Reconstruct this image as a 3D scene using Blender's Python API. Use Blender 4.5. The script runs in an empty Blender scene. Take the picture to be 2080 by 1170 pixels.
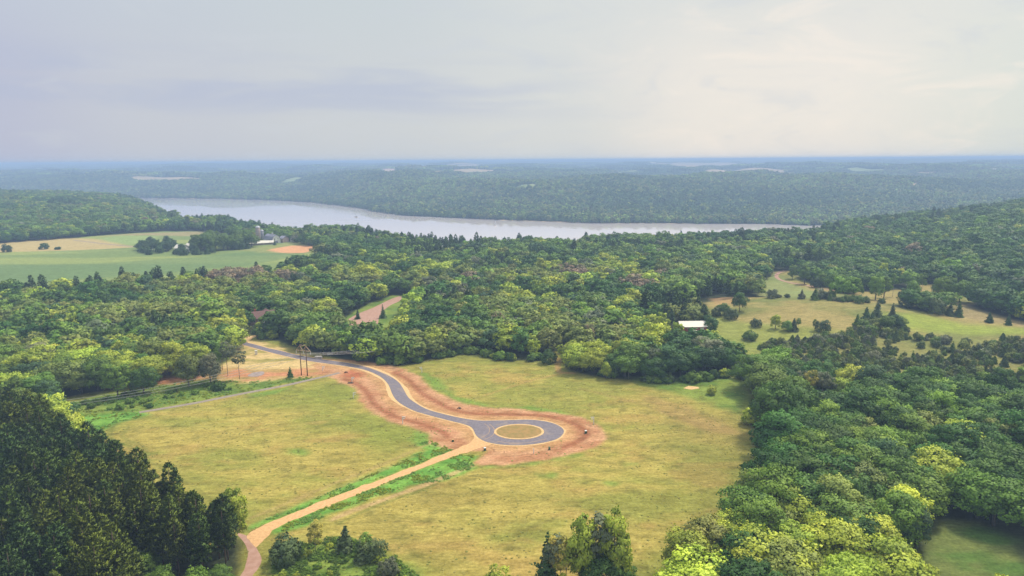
import bpy, bmesh, math, random
import numpy as np
from mathutils import Vector, Matrix

# ---------------------------------------------------------------- camera, sky, sun, exposure
SC = bpy.context.scene
COL = SC.collection
CAM_H = 100.0
F = 1386.0
PITCH = math.radians(10.61)
ROLL = math.radians(-0.38)
SUN_EL, SUN_AZ = math.radians(55), math.radians(50)      # azimuth from +y (view direction) towards +x

cam_d = bpy.data.cameras.new('camera'); cam = bpy.data.objects.new('camera', cam_d); COL.objects.link(cam)
cam_d.sensor_width = 36.0; cam_d.lens = 36.0 * F / 2080.0
cam_d.clip_start = 1.0; cam_d.clip_end = 90000.0
CROT = Matrix.Rotation(math.pi / 2 - PITCH, 3, 'X') @ Matrix.Rotation(ROLL, 3, 'Z')
cam.matrix_world = Matrix.Translation((0, 0, CAM_H)) @ CROT.to_4x4()
SC.camera = cam
SC.render.resolution_x, SC.render.resolution_y = 1024, 576
SC.view_settings.view_transform = 'Standard'; SC.view_settings.look = 'None'
SC.view_settings.exposure = 0.5; SC.view_settings.gamma = 1.0
SC.cycles.volume_bounces = 0
SC.cycles.max_bounces = 5
SC.cycles.diffuse_bounces = 3
SC.cycles.transmission_bounces = 3
SC.cycles.use_denoising = True

GAIN = 1.0
def lin(r, g, b):
    f = lambda c: (c / 12.92 if c <= 0.04045 else ((c + 0.055) / 1.055) ** 2.4)
    return (f(r / 255), f(g / 255), f(b / 255))

def N(nt, t, **kw):
    n = nt.nodes.new(t)
    for k, v in kw.items():
        if k.startswith('i_'):
            n.inputs[int(k[2:])].default_value = v
        else:
            setattr(n, k, v)
    return n

def ramp(nt, stops, interp='EASE'):
    n = nt.nodes.new('ShaderNodeValToRGB'); cr = n.color_ramp; cr.interpolation = interp
    while len(cr.elements) > 1: cr.elements.remove(cr.elements[-1])
    cr.elements[0].position = stops[0][0]; cr.elements[0].color = tuple(stops[0][1]) + (1,)
    for p, c in stops[1:]:
        e = cr.elements.new(p); e.color = tuple(c) + (1,)
    return n

def maprange(nt, src, a, b, c=0.0, d=1.0, smooth=True):
    n = nt.nodes.new('ShaderNodeMapRange'); n.interpolation_type = 'SMOOTHSTEP' if smooth else 'LINEAR'
    nt.links.new(src, n.inputs[0])
    for i, v in zip((1, 2, 3, 4), (a, b, c, d)): n.inputs[i].default_value = v
    return n.outputs[0]

def mathn(nt, op, a, b=None):
    n = nt.nodes.new('ShaderNodeMath'); n.operation = op
    for i, v in enumerate((a, b)):
        if v is None: continue
        if hasattr(v, 'is_linked'): nt.links.new(v, n.inputs[i])
        else: n.inputs[i].default_value = v
    return n.outputs[0]

def mixc(nt, fac, a, b, blend='MIX'):
    n = nt.nodes.new('ShaderNodeMix'); n.data_type = 'RGBA'; n.blend_type = blend; n.clamp_factor = True
    for s, v in ((0, fac), (6, a), (7, b)):
        if hasattr(v, 'is_linked'): nt.links.new(v, n.inputs[s])
        else: n.inputs[s].default_value = v if s == 0 else tuple(v) + (1,) * (4 - len(v))
    return n.outputs[2]

def build_world():
    w = bpy.data.worlds.new('World'); SC.world = w; w.use_nodes = True
    nt = w.node_tree; nt.nodes.clear(); L = nt.links.new
    out = N(nt, 'ShaderNodeOutputWorld')
    sky = N(nt, 'ShaderNodeTexSky'); sky.sky_type = 'NISHITA'; sky.sun_disc = False
    sky.sun_elevation = SUN_EL; sky.sun_rotation = SUN_AZ; sky.air_density = 1.0; sky.dust_density = 2.0
    b1 = N(nt, 'ShaderNodeBackground'); L(sky.outputs[0], b1.inputs[0]); b1.inputs[1].default_value = 0.08
    tc = N(nt, 'ShaderNodeTexCoord'); sp = N(nt, 'ShaderNodeSeparateXYZ'); L(tc.outputs['Generated'], sp.inputs[0])
    X, Y, Z = sp.outputs
    base = ramp(nt, [(0.0, lin(188, 192, 212)), (0.14, lin(199, 203, 212)), (0.34, lin(206, 210, 213)), (0.55, lin(216, 218, 216)),
                     (0.72, lin(236, 230, 221)), (0.82, lin(237, 231, 222)), (1.0, lin(219, 223, 216))])
    L(maprange(nt, X, -0.62, 0.62, smooth=False), base.inputs[0])
    # higher up the deck is greyer and slightly cooler
    up = ramp(nt, [(0.0, lin(196, 204, 216)), (0.35, lin(203, 211, 214)), (0.6, lin(218, 221, 218)), (1.0, lin(224, 225, 219))])
    L(maprange(nt, X, -0.62, 0.62, smooth=False), up.inputs[0])
    c = mixc(nt, maprange(nt, Z, 0.10, 0.24), base.outputs[0], up.outputs[0])
    # long flat streaks of blue-grey cloud
    mp = N(nt, 'ShaderNodeMapping'); L(tc.outputs['Generated'], mp.inputs[0]); mp.inputs['Scale'].default_value = (2.2, 2.2, 17)
    mp.inputs['Rotation'].default_value = (0, 0.02, 0)
    n1 = N(nt, 'ShaderNodeTexNoise'); L(mp.outputs[0], n1.inputs['Vector']); n1.inputs['Scale'].default_value = 1.6
    n1.inputs['Detail'].default_value = 7; n1.inputs['Roughness'].default_value = 0.52; n1.inputs['Distortion'].default_value = 0.5
    band = mathn(nt, 'MULTIPLY', maprange(nt, Z, 0.045, 0.085), maprange(nt, Z, 0.155, 0.10))
    band = mathn(nt, 'MULTIPLY', band, maprange(nt, X, 0.34, -0.15))
    streak = mathn(nt, 'MULTIPLY', maprange(nt, n1.outputs[0], 0.40, 0.62), band)
    c = mixc(nt, mathn(nt, 'MULTIPLY', streak, 0.6), c, lin(180, 189, 213))
    # soft wisps everywhere, puffier to the right
    mp2 = N(nt, 'ShaderNodeMapping'); L(tc.outputs['Generated'], mp2.inputs[0]); mp2.inputs['Scale'].default_value = (5, 5, 16)
    n2 = N(nt, 'ShaderNodeTexNoise'); L(mp2.outputs[0], n2.inputs['Vector']); n2.inputs['Scale'].default_value = 1.3
    n2.inputs['Detail'].default_value = 8; n2.inputs['Roughness'].default_value = 0.6; n2.inputs['Distortion'].default_value = 0.9
    right = maprange(nt, X, 0.0, 0.3)
    c = mixc(nt, mathn(nt, 'MULTIPLY', maprange(nt, n2.outputs[0], 0.52, 0.70), 0.42), c, lin(206, 211, 217))
    wr = mathn(nt, 'MULTIPLY', mathn(nt, 'MULTIPLY', maprange(nt, n2.outputs[0], 0.50, 0.33), right), 0.55)
    c = mixc(nt, wr, c, lin(246, 236, 224))
    st = maprange(nt, Z, 0.22, 0.9, 0.73, 1.32)
    b2 = N(nt, 'ShaderNodeBackground'); L(c, b2.inputs[0]); L(st, b2.inputs[1])
    mx = N(nt, 'ShaderNodeMixShader'); mx.inputs[0].default_value = 0.93
    L(b1.outputs[0], mx.inputs[1]); L(b2.outputs[0], mx.inputs[2]); L(mx.outputs[0], out.inputs[0])
build_world()
sun_d = bpy.data.lights.new('sun', 'SUN'); sun_d.energy = 3.0; sun_d.angle = math.radians(10); sun_d.color = (1.0, 0.93, 0.80)
sun = bpy.data.objects.new('sun', sun_d); COL.objects.link(sun)
sdir = Vector((math.sin(SUN_AZ) * math.cos(SUN_EL), math.cos(SUN_AZ) * math.cos(SUN_EL), math.sin(SUN_EL)))
sun.rotation_euler = sdir.to_track_quat('Z', 'Y').to_euler(); sun.location = (0, 0, 300)

# ---------------------------------------------------------------- helpers
RNG = np.random.default_rng(7)
random.seed(7)

def sstep(x, a, b):
    t = np.clip((np.asarray(x, float) - a) / (b - a), 0, 1); return t * t * (3 - 2 * t)

def _hash(ix, iy, seed):
    n = (ix.astype(np.int64) * 374761393 + iy.astype(np.int64) * 668265263 + seed * 982451653) & 0x7fffffff
    n = ((n ^ (n >> 13)) * 1274126177) & 0x7fffffff
    n = (n ^ (n >> 16)) & 0xffff
    return n / 65535.0

def vnoise(x, y, seed=0):
    x = np.asarray(x, float); y = np.asarray(y, float)
    ix = np.floor(x); iy = np.floor(y); fx = x - ix; fy = y - iy
    fx = fx * fx * (3 - 2 * fx); fy = fy * fy * (3 - 2 * fy)
    a = _hash(ix, iy, seed); b = _hash(ix + 1, iy, seed); c = _hash(ix, iy + 1, seed); d = _hash(ix + 1, iy + 1, seed)
    return (a * (1 - fx) + b * fx) * (1 - fy) + (c * (1 - fx) + d * fx) * fy

def fbm(x, y, scale, seed=0, octv=4, gain=0.5):
    s = 0; a = 1; t = 0; f = 1.0 / scale
    for i in range(octv):
        s = s + a * vnoise(np.asarray(x) * f + 13.7 * i, np.asarray(y) * f - 7.3 * i, seed + i); t += a; a *= gain; f *= 2.03
    return s / t      # 0..1

CR = np.array(CROT)
def ray(px, py):
    d = CR @ np.array([(px - 1040) / F, -(py - 585) / F, -1.0])
    return d

def onplane(px, py, z):
    d = ray(px, py); t = (z - CAM_H) / d[2]
    return d[0] * t, d[1] * t

def u_of(px, py=330):
    d = ray(px, py); return d[0] / d[1]

# far shore, near bluff edge and hills as functions of u = x / y
far_px = [(255, 403), (440, 404.5), (560, 408), (640, 413.5), (700, 420), (740, 426), (760, 432), (820, 440), (950, 446), (1040, 450.5),
          (1200, 455.5), (1400, 456.5), (1560, 457), (1640, 461)]
_f = np.array([onplane(a, b, -50) for a, b in far_px]); FU = _f[:, 0] / _f[:, 1]; FY = _f[:, 1]
FU = np.concatenate(([-1.3, -0.8], FU, [0.55, 1.3])); FY = np.concatenate(([3300, 2900], FY, [1560, 1350]))
near_px = [(365, 438), (450, 437), (520, 451), (600, 461), (655, 457), (715, 455), (800, 469), (900, 476), (1000, 480), (1060, 476),
           (1130, 478), (1175, 485), (1182, 473), (1260, 470), (1400, 469), (1560, 464), (1640, 464)]
_n = np.array([onplane(a, b + (-2 if a > 1179 else (2 if a > 780 else 0)), 16 if a > 780 else 13) for a, b in near_px]); NU = _n[:, 0] / _n[:, 1]; NY = _n[:, 1]
NU = np.concatenate(([-1.3, u_of(0), u_of(200), u_of(260), u_of(310)], NU, [u_of(1760), u_of(2080), 1.3]))
NY = np.concatenate(([2300, 2200, 2050, 1750, 1380], NY, [1000, 1080, 1150]))
LHU = np.array([-1.3] + [u_of(p) for p in (0, 60, 100, 150, 200, 250, 300, 330, 365, 400)])
LHA = np.array([24, 17, 16, 15, 13, 9, 4, 1, 0, 0, 0.])
RHU = np.array([u_of(p) for p in (1560, 1640, 1700, 1760, 1820, 1870, 1950, 2000, 2080)] + [1.3])
RHA = np.array([0, 0, 1, 2.5, 4, 7.5, 12, 16, 22, 32.])

def H(x, y):
    x = np.asarray(x, float); y = np.asarray(y, float)
    yy = np.maximum(y, 90.0); u = np.clip(x / yy, -1.25, 1.25)
    yb = np.interp(u, NU, NY); yf = np.interp(u, FU, FY)
    z = np.zeros_like(yy)
    # rolling ground away from the flat meadow
    out = sstep(np.hypot((x - 10) / 1.25, y - 280), 170, 330)
    z = z + out * (fbm(x, y, 160, 3, 3) - 0.5) * 5.0
    # left hill and right hill
    z = z + np.interp(u, LHU, LHA) * sstep(y, 860, 1480) * (1 + 0.3 * (fbm(x, y, 260, 9, 3) - 0.5)) 
    z = z + np.interp(u, RHU, RHA) * (0.25 * sstep(y, 430, 620) + 0.75 * sstep(y, 480, 830)) * (1 + 0.35 * (fbm(x, y, 130, 11, 3) - 0.5))
    # mound of the right-hand meadow
    z = z + 8.5 * np.exp(-(((x - 200) / 80) ** 2 + ((y - 440) / 50) ** 2))
    # river valley
    drop = sstep(y, yb, yb + 260)
    z = z * (1 - drop) - 54.0 * drop
    d = y - yf
    nz = fbm(x, y, 700, 21, 4); nz2 = fbm(x, y, 190, 33, 3)
    up = 4.5 * sstep(d, -8, 35) + (62 + 70 * (nz - 0.45)) * sstep(d, 60, 1050 + 500 * (nz2 - 0.5)) + 26 * (nz2 - 0.5) * sstep(d, 80, 500) + 74 * (fbm(x, y * 0.7, 560, 55, 3) - 0.5) * sstep(d, 250, 900)
    far = 22 * sstep(d, 1200, 3800) + (fbm(x, y, 2200, 41, 4) - 0.5) * 48 * sstep(d, 1500, 5000)
    z = z + (up + far)*(d > -8)
    return np.minimum(z, 74.0 + 0.1 * np.minimum(z - 74.0, 60))

_TS = np.concatenate([np.linspace(60, 700, 1400), np.geomspace(701, 30000, 2600)])
def at(px, py, hz=0.0):
    d = ray(px, py); x = d[0] / d[1] * _TS; z = CAM_H + d[2] / d[1] * _TS
    g = H(x, _TS) + hz; k = np.argmax(z < g)
    if z[k] >= g[k]: k = len(_TS) - 1
    if k > 0:
        a = z[k - 1] - g[k - 1]; b = z[k] - g[k]; t = a / (a - b) if a != b else 0
        Y = _TS[k - 1] + t * (_TS[k] - _TS[k - 1])
    else: Y = _TS[0]
    return d[0] / d[1] * Y, Y

def wpoly(pts):
    return np.array([at(p[0], p[1], p[2] if len(p) > 2 else 0.0) for p in pts])

def inside(x, y, P):
    x = np.asarray(x, float); y = np.asarray(y, float); r = np.zeros(x.shape, bool); n = len(P)
    m = (x >= P[:, 0].min()) & (x <= P[:, 0].max()) & (y >= P[:, 1].min()) & (y <= P[:, 1].max())
    xs, ys = x[m], y[m]; rr = np.zeros(xs.shape, bool)
    for i in range(n):
        x1, y1 = P[i]; x2, y2 = P[(i + 1) % n]
        if y1 == y2: continue
        c = ((y1 > ys) != (y2 > ys)) & (xs < (x2 - x1) * (ys - y1) / (y2 - y1) + x1)
        rr ^= c
    r[m] = rr; return r

def dist_poly(x, y, P, closed=True):
    d = np.full(np.shape(x), 1e9); n = len(P)
    for i in range(n if closed else n - 1):
        a = P[i]; b = P[(i + 1) % n]; ab = b - a; l = ab @ ab + 1e-9
        t = np.clip(((x - a[0]) * ab[0] + (y - a[1]) * ab[1]) / l, 0, 1)
        d = np.minimum(d, np.hypot(x - a[0] - t * ab[0], y - a[1] - t * ab[1]))
    return d

def sdist(x, y, P, rng=40):
    """positive inside, clipped to +-rng"""
    s = np.full(np.shape(x), -float(rng))
    m = (x > P[:, 0].min() - rng) & (x < P[:, 0].max() + rng) & (y > P[:, 1].min() - rng) & (y < P[:, 1].max() + rng)
    d = dist_poly(x[m], y[m], P); i = inside(x[m], y[m], P)
    s[m] = np.clip(np.where(i, d, -d), -rng, rng); return s

def smooth_line(P, step=2.0, closed=False):
    P = np.asarray(P, float); n = len(P); out = []
    rng = range(n if closed else n - 1)
    for i in rng:
        p0 = P[(i - 1) % n] if closed or i > 0 else P[0]; p1 = P[i]; p2 = P[(i + 1) % n]
        p3 = P[(i + 2) % n] if closed or i + 2 < n else P[-1]
        k = max(1, int(np.hypot(*(p2 - p1)) / step))
        for j in range(k):
            t = j / k
            out.append(0.5 * ((2 * p1) + (p2 - p0) * t + (2 * p0 - 5 * p1 + 4 * p2 - p3) * t * t + (3 * p1 - p0 - 3 * p2 + p3) * t ** 3))
    if not closed: out.append(P[-1])
    return np.array(out)

def tag(o, label=None, cat=None, group=None, kind=None):
    if label: o['label'] = label
    if cat: o['category'] = cat
    if group: o['group'] = group
    if kind: o['kind'] = kind
    return o

def mesh_from(name, V, Fc, mats=(), smooth=False, fmat=None):
    me = bpy.data.meshes.new(name); V = np.asarray(V, np.float32)
    if isinstance(Fc, np.ndarray):
        k = Fc.shape[1]; nf = len(Fc)
        me.vertices.add(len(V)); me.vertices.foreach_set('co', V.ravel())
        me.loops.add(nf * k); me.loops.foreach_set('vertex_index', Fc.astype(np.int32).ravel())
        me.polygons.add(nf); me.polygons.foreach_set('loop_start', np.arange(0, nf * k, k, dtype=np.int32))
        me.update(calc_edges=True)
    else:
        me.from_pydata([tuple(map(float, v)) for v in V], [], Fc)
    if fmat is not None: me.polygons.foreach_set('material_index', np.asarray(fmat, np.int32))
    me.polygons.foreach_set('use_smooth', np.full(len(me.polygons), smooth))
    for m in mats: me.materials.append(m)
    me.update(); return me

def link(name, me, parent=None, loc=None, rotz=None):
    o = bpy.data.objects.new(name, me); COL.objects.link(o)
    if parent is not None: o.parent = parent
    if loc is not None: o.location = loc
    if rotz is not None: o.rotation_euler = (0, 0, rotz)
    return o

def thing(name, label, cat, loc, rotz=0.0, group=None, scale=1.0):
    o = bpy.data.objects.new(name, None); COL.objects.link(o); o.empty_display_size = 0.5
    o.location = loc; o.rotation_euler = (0, 0, rotz); o.scale = (scale,) * 3
    return tag(o, label, cat, group)

# ---------------------------------------------------------------- materials
def mat_ground():
    m = bpy.data.materials.new('ground_cover'); m.use_nodes = True; nt = m.node_tree; nt.nodes.clear(); L = nt.links.new
    out = N(nt, 'ShaderNodeOutputMaterial'); b = N(nt, 'ShaderNodeBsdfPrincipled')
    b.inputs['Roughness'].default_value = 0.95; b.inputs['Specular IOR Level'].default_value = 0.1
    at_ = N(nt, 'ShaderNodeAttribute'); at_.attribute_name = 'Col'
    tc = N(nt, 'ShaderNodeTexCoord')
    def noise(scale, detail=4, rough=0.6, stretch=(1, 1, 1), rot=0.0, dist=0.0):
        mp = N(nt, 'ShaderNodeMapping'); mp.inputs['Scale'].default_value = stretch; mp.inputs['Rotation'].default_value = (0, 0, rot)
        L(tc.outputs['Object'], mp.inputs[0]); n = N(nt, 'ShaderNodeTexNoise'); L(mp.outputs[0], n.inputs['Vector'])
        n.inputs['Scale'].default_value = scale; n.inputs['Detail'].default_value = detail
        n.inputs['Roughness'].default_value = rough; n.inputs['Distortion'].default_value = dist
        return n.outputs[0]
    n1 = noise(1.1, 5, 0.7); n2 = noise(0.13, 6, 0.65, (1, 2.2, 1), 0.25, 0.6); n3 = noise(0.35, 4, 0.6, (1, 3.0, 1), -0.15, 0.4)
    f = maprange(nt, n1, 0.30, 0.70, 0.70, 1.28, False)
    g = maprange(nt, n2, 0.32, 0.68, 0.78, 1.18, False)
    h = maprange(nt, n3, 0.34, 0.66, 0.82, 1.14, False)
    k = mathn(nt, 'MULTIPLY', mathn(nt, 'MULTIPLY', f, g), h)
    cc = N(nt, 'ShaderNodeCombineXYZ'); L(k, cc.inputs[0]); L(k, cc.inputs[1]); L(mathn(nt, 'POWER', k, 1.3), cc.inputs[2])
    c = mixc(nt, 1.0, at_.outputs['Color'], cc.outputs[0], 'MULTIPLY')
    L(c, b.inputs['Base Color'])
    bp = N(nt, 'ShaderNodeBump'); bp.inputs['Strength'].default_value = 0.5; bp.inputs['Distance'].default_value = 0.25
    L(n1, bp.inputs['Height']); L(bp.outputs[0], b.inputs['Normal'])
    L(b.outputs[0], out.inputs[0]); return m

def mat_noise(name, ca, cb, scale=1.0, rough=0.9, stretch=(1, 1, 1), bump=0.0, metal=0.0, spec=0.3, rot=0.0, lo=0.35, hi=0.65):
    m = bpy.data.materials.new(name); m.use_nodes = True; nt = m.node_tree; nt.nodes.clear(); L = nt.links.new
    out = N(nt, 'ShaderNodeOutputMaterial'); b = N(nt, 'ShaderNodeBsdfPrincipled')
    b.inputs['Roughness'].default_value = rough; b.inputs['Specular IOR Level'].default_value = spec; b.inputs['Metallic'].default_value = metal
    tc = N(nt, 'ShaderNodeTexCoord'); mp = N(nt, 'ShaderNodeMapping'); mp.inputs['Scale'].default_value = stretch
    mp.inputs['Rotation'].default_value = (0, 0, rot)
    L(tc.outputs['Object'], mp.inputs[0]); n = N(nt, 'ShaderNodeTexNoise'); L(mp.outputs[0], n.inputs['Vector'])
    n.inputs['Scale'].default_value = scale; n.inputs['Detail'].default_value = 6; n.inputs['Roughness'].default_value = 0.65
    g_ = 0.85 if min(ca) > 0.6 else (0.78 if max(ca) > 0.2 else 0.9)
    L(mixc(nt, maprange(nt, n.outputs[0], lo, hi), tuple(v * g_ for v in ca), tuple(v * g_ for v in cb)), b.inputs['Base Color'])
    if bump:
        bp = N(nt, 'ShaderNodeBump'); bp.inputs['Strength'].default_value = bump; bp.inputs['Distance'].default_value = 0.1
        L(n.outputs[0], bp.inputs['Height']); L(bp.outputs[0], b.inputs['Normal'])
    L(b.outputs[0], out.inputs[0]); return m

def mat_asphalt():
    m = bpy.data.materials.new('asphalt'); m.use_nodes = True; nt = m.node_tree; nt.nodes.clear(); L = nt.links.new
    out = N(nt, 'ShaderNodeOutputMaterial'); b = N(nt, 'ShaderNodeBsdfPrincipled')
    b.inputs['Roughness'].default_value = 0.75; b.inputs['Specular IOR Level'].default_value = 0.35
    tc = N(nt, 'ShaderNodeTexCoord')
    n = N(nt, 'ShaderNodeTexNoise'); L(tc.outputs['Object'], n.inputs['Vector']); n.inputs['Scale'].default_value = 0.9
    n.inputs['Detail'].default_value = 7; n.inputs['Roughness'].default_value = 0.7
    n2 = N(nt, 'ShaderNodeTexNoise'); L(tc.outputs['Object'], n2.inputs['Vector']); n2.inputs['Scale'].default_value = 0.14
    n2.inputs['Detail'].default_value = 4; n2.inputs['Distortion'].default_value = 1.2
    c = mixc(nt, maprange(nt, n.outputs[0], 0.35, 0.65), (0.125, 0.108, 0.126), (0.180, 0.156, 0.178))
    c = mixc(nt, mathn(nt, 'MULTIPLY', maprange(nt, n2.outputs[0], 0.50, 0.70), 0.5), c, (0.26, 0.20, 0.16))
    L(c, b.inputs['Base Color']); L(b.outputs[0], out.inputs[0]); return m

def mat_leaf(name, trans=0.22, varamp=0.8, default=(0.06, 0.11, 0.025)):
    m = bpy.data.materials.new(name); m.use_nodes = True; nt = m.node_tree; nt.nodes.clear(); L = nt.links.new
    out = N(nt, 'ShaderNodeOutputMaterial')
    t = N(nt, 'ShaderNodeAttribute'); t.attribute_type = 'INSTANCER'; t.attribute_name = 'tint'
    v = N(nt, 'ShaderNodeAttribute'); v.attribute_name = 'var'
    k = mathn(nt, 'ADD', mathn(nt, 'MULTIPLY', v.outputs['Fac'], varamp), 1.0 - varamp / 2)
    cc = N(nt, 'ShaderNodeCombineXYZ'); L(mathn(nt, 'POWER', k, 1.25), cc.inputs[0]); L(k, cc.inputs[1]); L(k, cc.inputs[2])
    c = mixc(nt, 1.0, t.outputs['Color'], cc.outputs[0], 'MULTIPLY')
    d = N(nt, 'ShaderNodeBsdfPrincipled'); d.inputs['Roughness'].default_value = 0.62; d.inputs['Specular IOR Level'].default_value = 0.22
    L(c, d.inputs['Base Color'])
    tr = N(nt, 'ShaderNodeBsdfTranslucent'); L(mixc(nt, 0.5, c, mixc(nt, 1.0, c, (1.3, 1.5, 0.5), 'MULTIPLY')), tr.inputs[0])
    mx = N(nt, 'ShaderNodeMixShader'); mx.inputs[0].default_value = trans
    L(d.outputs[0], mx.inputs[1]); L(tr.outputs[0], mx.inputs[2]); L(mx.outputs[0], out.inputs[0]); return m

def mat_water():
    m = bpy.data.materials.new('river_water'); m.use_nodes = True; nt = m.node_tree; nt.nodes.clear(); L = nt.links.new
    out = N(nt, 'ShaderNodeOutputMaterial'); b = N(nt, 'ShaderNodeBsdfPrincipled')
    b.inputs['Base Color'].default_value = (0.64, 0.56, 0.54, 1); b.inputs['Roughness'].default_value = 0.03; b.inputs['IOR'].default_value = 1.55
    tc = N(nt, 'ShaderNodeTexCoord'); mp = N(nt, 'ShaderNodeMapping'); L(tc.outputs['Object'], mp.inputs[0]); mp.inputs['Scale'].default_value = (1, 0.6, 1)
    n = N(nt, 'ShaderNodeTexNoise'); L(mp.outputs[0], n.inputs['Vector']); n.inputs['Scale'].default_value = 0.06; n.inputs['Detail'].default_value = 6
    bp = N(nt, 'ShaderNodeBump'); bp.inputs['Strength'].default_value = 0.05; bp.inputs['Distance'].default_value = 0.4
    L(n.outputs[0], bp.inputs['Height']); L(bp.outputs[0], b.inputs['Normal'])
    n2 = N(nt, 'ShaderNodeTexNoise'); mp2 = N(nt, 'ShaderNodeMapping'); L(tc.outputs['Object'], mp2.inputs[0]); mp2.inputs['Scale'].default_value = (0.4, 1, 1)
    L(mp2.outputs[0], n2.inputs['Vector']); n2.inputs['Scale'].default_value = 0.006; n2.inputs['Detail'].default_value = 3
    L(maprange(nt, n2.outputs[0], 0.4, 0.6, 0.02, 0.07), b.inputs['Roughness'])
    L(b.outputs[0], out.inputs[0]); return m

M = {}
M['ground'] = mat_ground()
M['asphalt'] = mat_asphalt()
M['water'] = mat_water()
M['sand'] = mat_noise('crushed_stone', lin(226, 182, 128), lin(206, 160, 110), 1.2, 0.95, bump=0.2)
M['shoulder'] = mat_noise('shoulder_gravel', lin(230, 196, 142), lin(212, 170, 116), 1.5, 0.95, bump=0.2)
M['gravel'] = mat_noise('grey_gravel', lin(165, 150, 138), lin(140, 128, 118), 0.8, 0.95)
M['redgravel'] = mat_noise('pink_gravel', lin(188, 150, 132), lin(172, 132, 112), 0.5, 0.95)
M['leaf'] = mat_leaf('broad_leaves'); M['needle'] = mat_leaf('conifer_needles', 0.12, 0.9)
M['weed'] = mat_leaf('weed_leaves', 0.3, 0.5)
M['bark'] = mat_noise('bark', (0.10, 0.08, 0.06), (0.17, 0.14, 0.11), 3.0, 0.9, (1, 1, 0.2))
M['palebark'] = mat_noise('pale_bark', (0.42, 0.38, 0.33), (0.28, 0.25, 0.22), 2.0, 0.85, (1, 1, 0.4))
M['pinebark'] = mat_noise('pine_bark', (0.13, 0.09, 0.065), (0.20, 0.14, 0.10), 3.0, 0.9, (1, 1, 0.2))
M['wood'] = mat_noise('weathered_wood', (0.09, 0.05, 0.03), (0.16, 0.09, 0.05), 2.0, 0.85, (1, 1, 0.15))
M['armwood'] = mat_noise('pale_timber', (0.62, 0.46, 0.30), (0.50, 0.34, 0.20), 2.0, 0.8)  # paler timber tone for pole arms, braces and stake ribbons
M['white'] = mat_noise('white_paint', (0.82, 0.82, 0.80), (0.70, 0.70, 0.68), 1.0, 0.5)
M['whitemetal'] = mat_noise('white_metal_roof', (0.80, 0.74, 0.64), (0.70, 0.64, 0.55), 0.4, 0.5, (0.3, 3, 1))
M['insul'] = mat_noise('insulator_glaze', (0.80, 0.76, 0.70), (0.6, 0.56, 0.5), 2.0, 0.3)
M['cable'] = mat_noise('aluminium_cable', (0.62, 0.60, 0.58), (0.5, 0.5, 0.5), 1.0, 0.45, metal=0.3)
M['concrete'] = mat_noise('concrete', lin(172, 155, 148), lin(150, 134, 128), 0.6, 0.9)
M['silodome'] = mat_noise('silo_dome_metal', lin(205, 205, 210), lin(180, 182, 190), 0.8, 0.4)
M['barnroof'] = mat_noise('grey_shingle', lin(150, 150, 165), lin(128, 128, 142), 0.5, 0.8)
M['brownroof'] = mat_noise('brown_shingle', lin(135, 100, 92), lin(112, 84, 78), 1.5, 0.85)
M['tanroof'] = mat_noise('tan_shingle', lin(165, 140, 122), lin(140, 120, 108), 1.2, 0.85)
M['redwall'] = mat_noise('red_siding', lin(170, 85, 75), lin(145, 68, 60), 0.9, 0.8, (1, 1, 0.3))
M['tanwall'] = mat_noise('tan_siding', lin(180, 150, 125), lin(165, 135, 110), 1.0, 0.8)
M['brick'] = mat_noise('brick', lin(185, 110, 85), lin(150, 85, 68), 3.0, 0.85)
M['glass'] = mat_noise('window_glass', (0.03, 0.04, 0.05), (0.06, 0.07, 0.08), 1.0, 0.08, spec=0.6)
M['darkpaint'] = mat_noise('dark_car_paint', (0.015, 0.025, 0.04), (0.03, 0.04, 0.055), 0.5, 0.3, spec=0.6)
M['tyre'] = mat_noise('tyre_rubber', (0.02, 0.02, 0.02), (0.035, 0.035, 0.035), 3.0, 0.8)
M['chrome'] = mat_noise('bright_metal', (0.6, 0.6, 0.6), (0.5, 0.5, 0.5), 1.0, 0.25, metal=0.8)
M['sail'] = mat_noise('sail_cloth', (0.9, 0.9, 0.9), (0.8, 0.8, 0.82), 0.5, 0.7)
M['rock'] = mat_noise('limestone_rock', lin(200, 190, 180), lin(165, 155, 145), 1.2, 0.9, bump=0.5)
M['greenpaint'] = mat_noise('utility_green', (0.05, 0.13, 0.06), (0.04, 0.10, 0.05), 1.0, 0.5)
# ---------------------------------------------------------------- outlines, read off the photograph and put on the ground
MEADOW = wpoly([(100, 815), (215, 792), (360, 778), (436, 764), (440, 744), (480, 722), (490, 692), (503, 678), (540, 686), (600, 704), (640, 714),
    (700, 733), (790, 744), (855, 738), (880, 729), (920, 722), (960, 717), (1000, 727), (1040, 733), (1090, 731), (1118, 724), (1130, 690), (1144, 692), (1150, 724),
    (1156, 750), (1200, 764), (1290, 774), (1380, 776), (1400, 768), (1478, 763), (1520, 775), (1532, 800), (1530, 870), (1552, 888), (1548, 915),
    (1552, 960), (1550, 1000), (1480, 1100), (1400, 1155), (1335, 1180), (1338, 1240), (1330, 1420), (840, 1420), (540, 1420), (470, 1300),
    (480, 1180), (494, 1150), (490, 1095), (462, 1060, 5), (440, 1010, 14), (400, 1000, 18), (345, 950, 19), (290, 925, 19), (240, 905, 18), (200, 880, 18), (150, 850, 17)])
PINES = wpoly([(492, 1165), (486, 1100), (455, 1050, 8), (440, 1015, 16), (400, 1000, 19), (345, 948, 20), (290, 925, 20), (200, 882, 19), (150, 848, 19), (100, 820, 19),
    (60, 797, 19), (0, 778, 19), (-150, 765, 19), (-300, 900), (-300, 1300), (470, 1300)])
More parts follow.
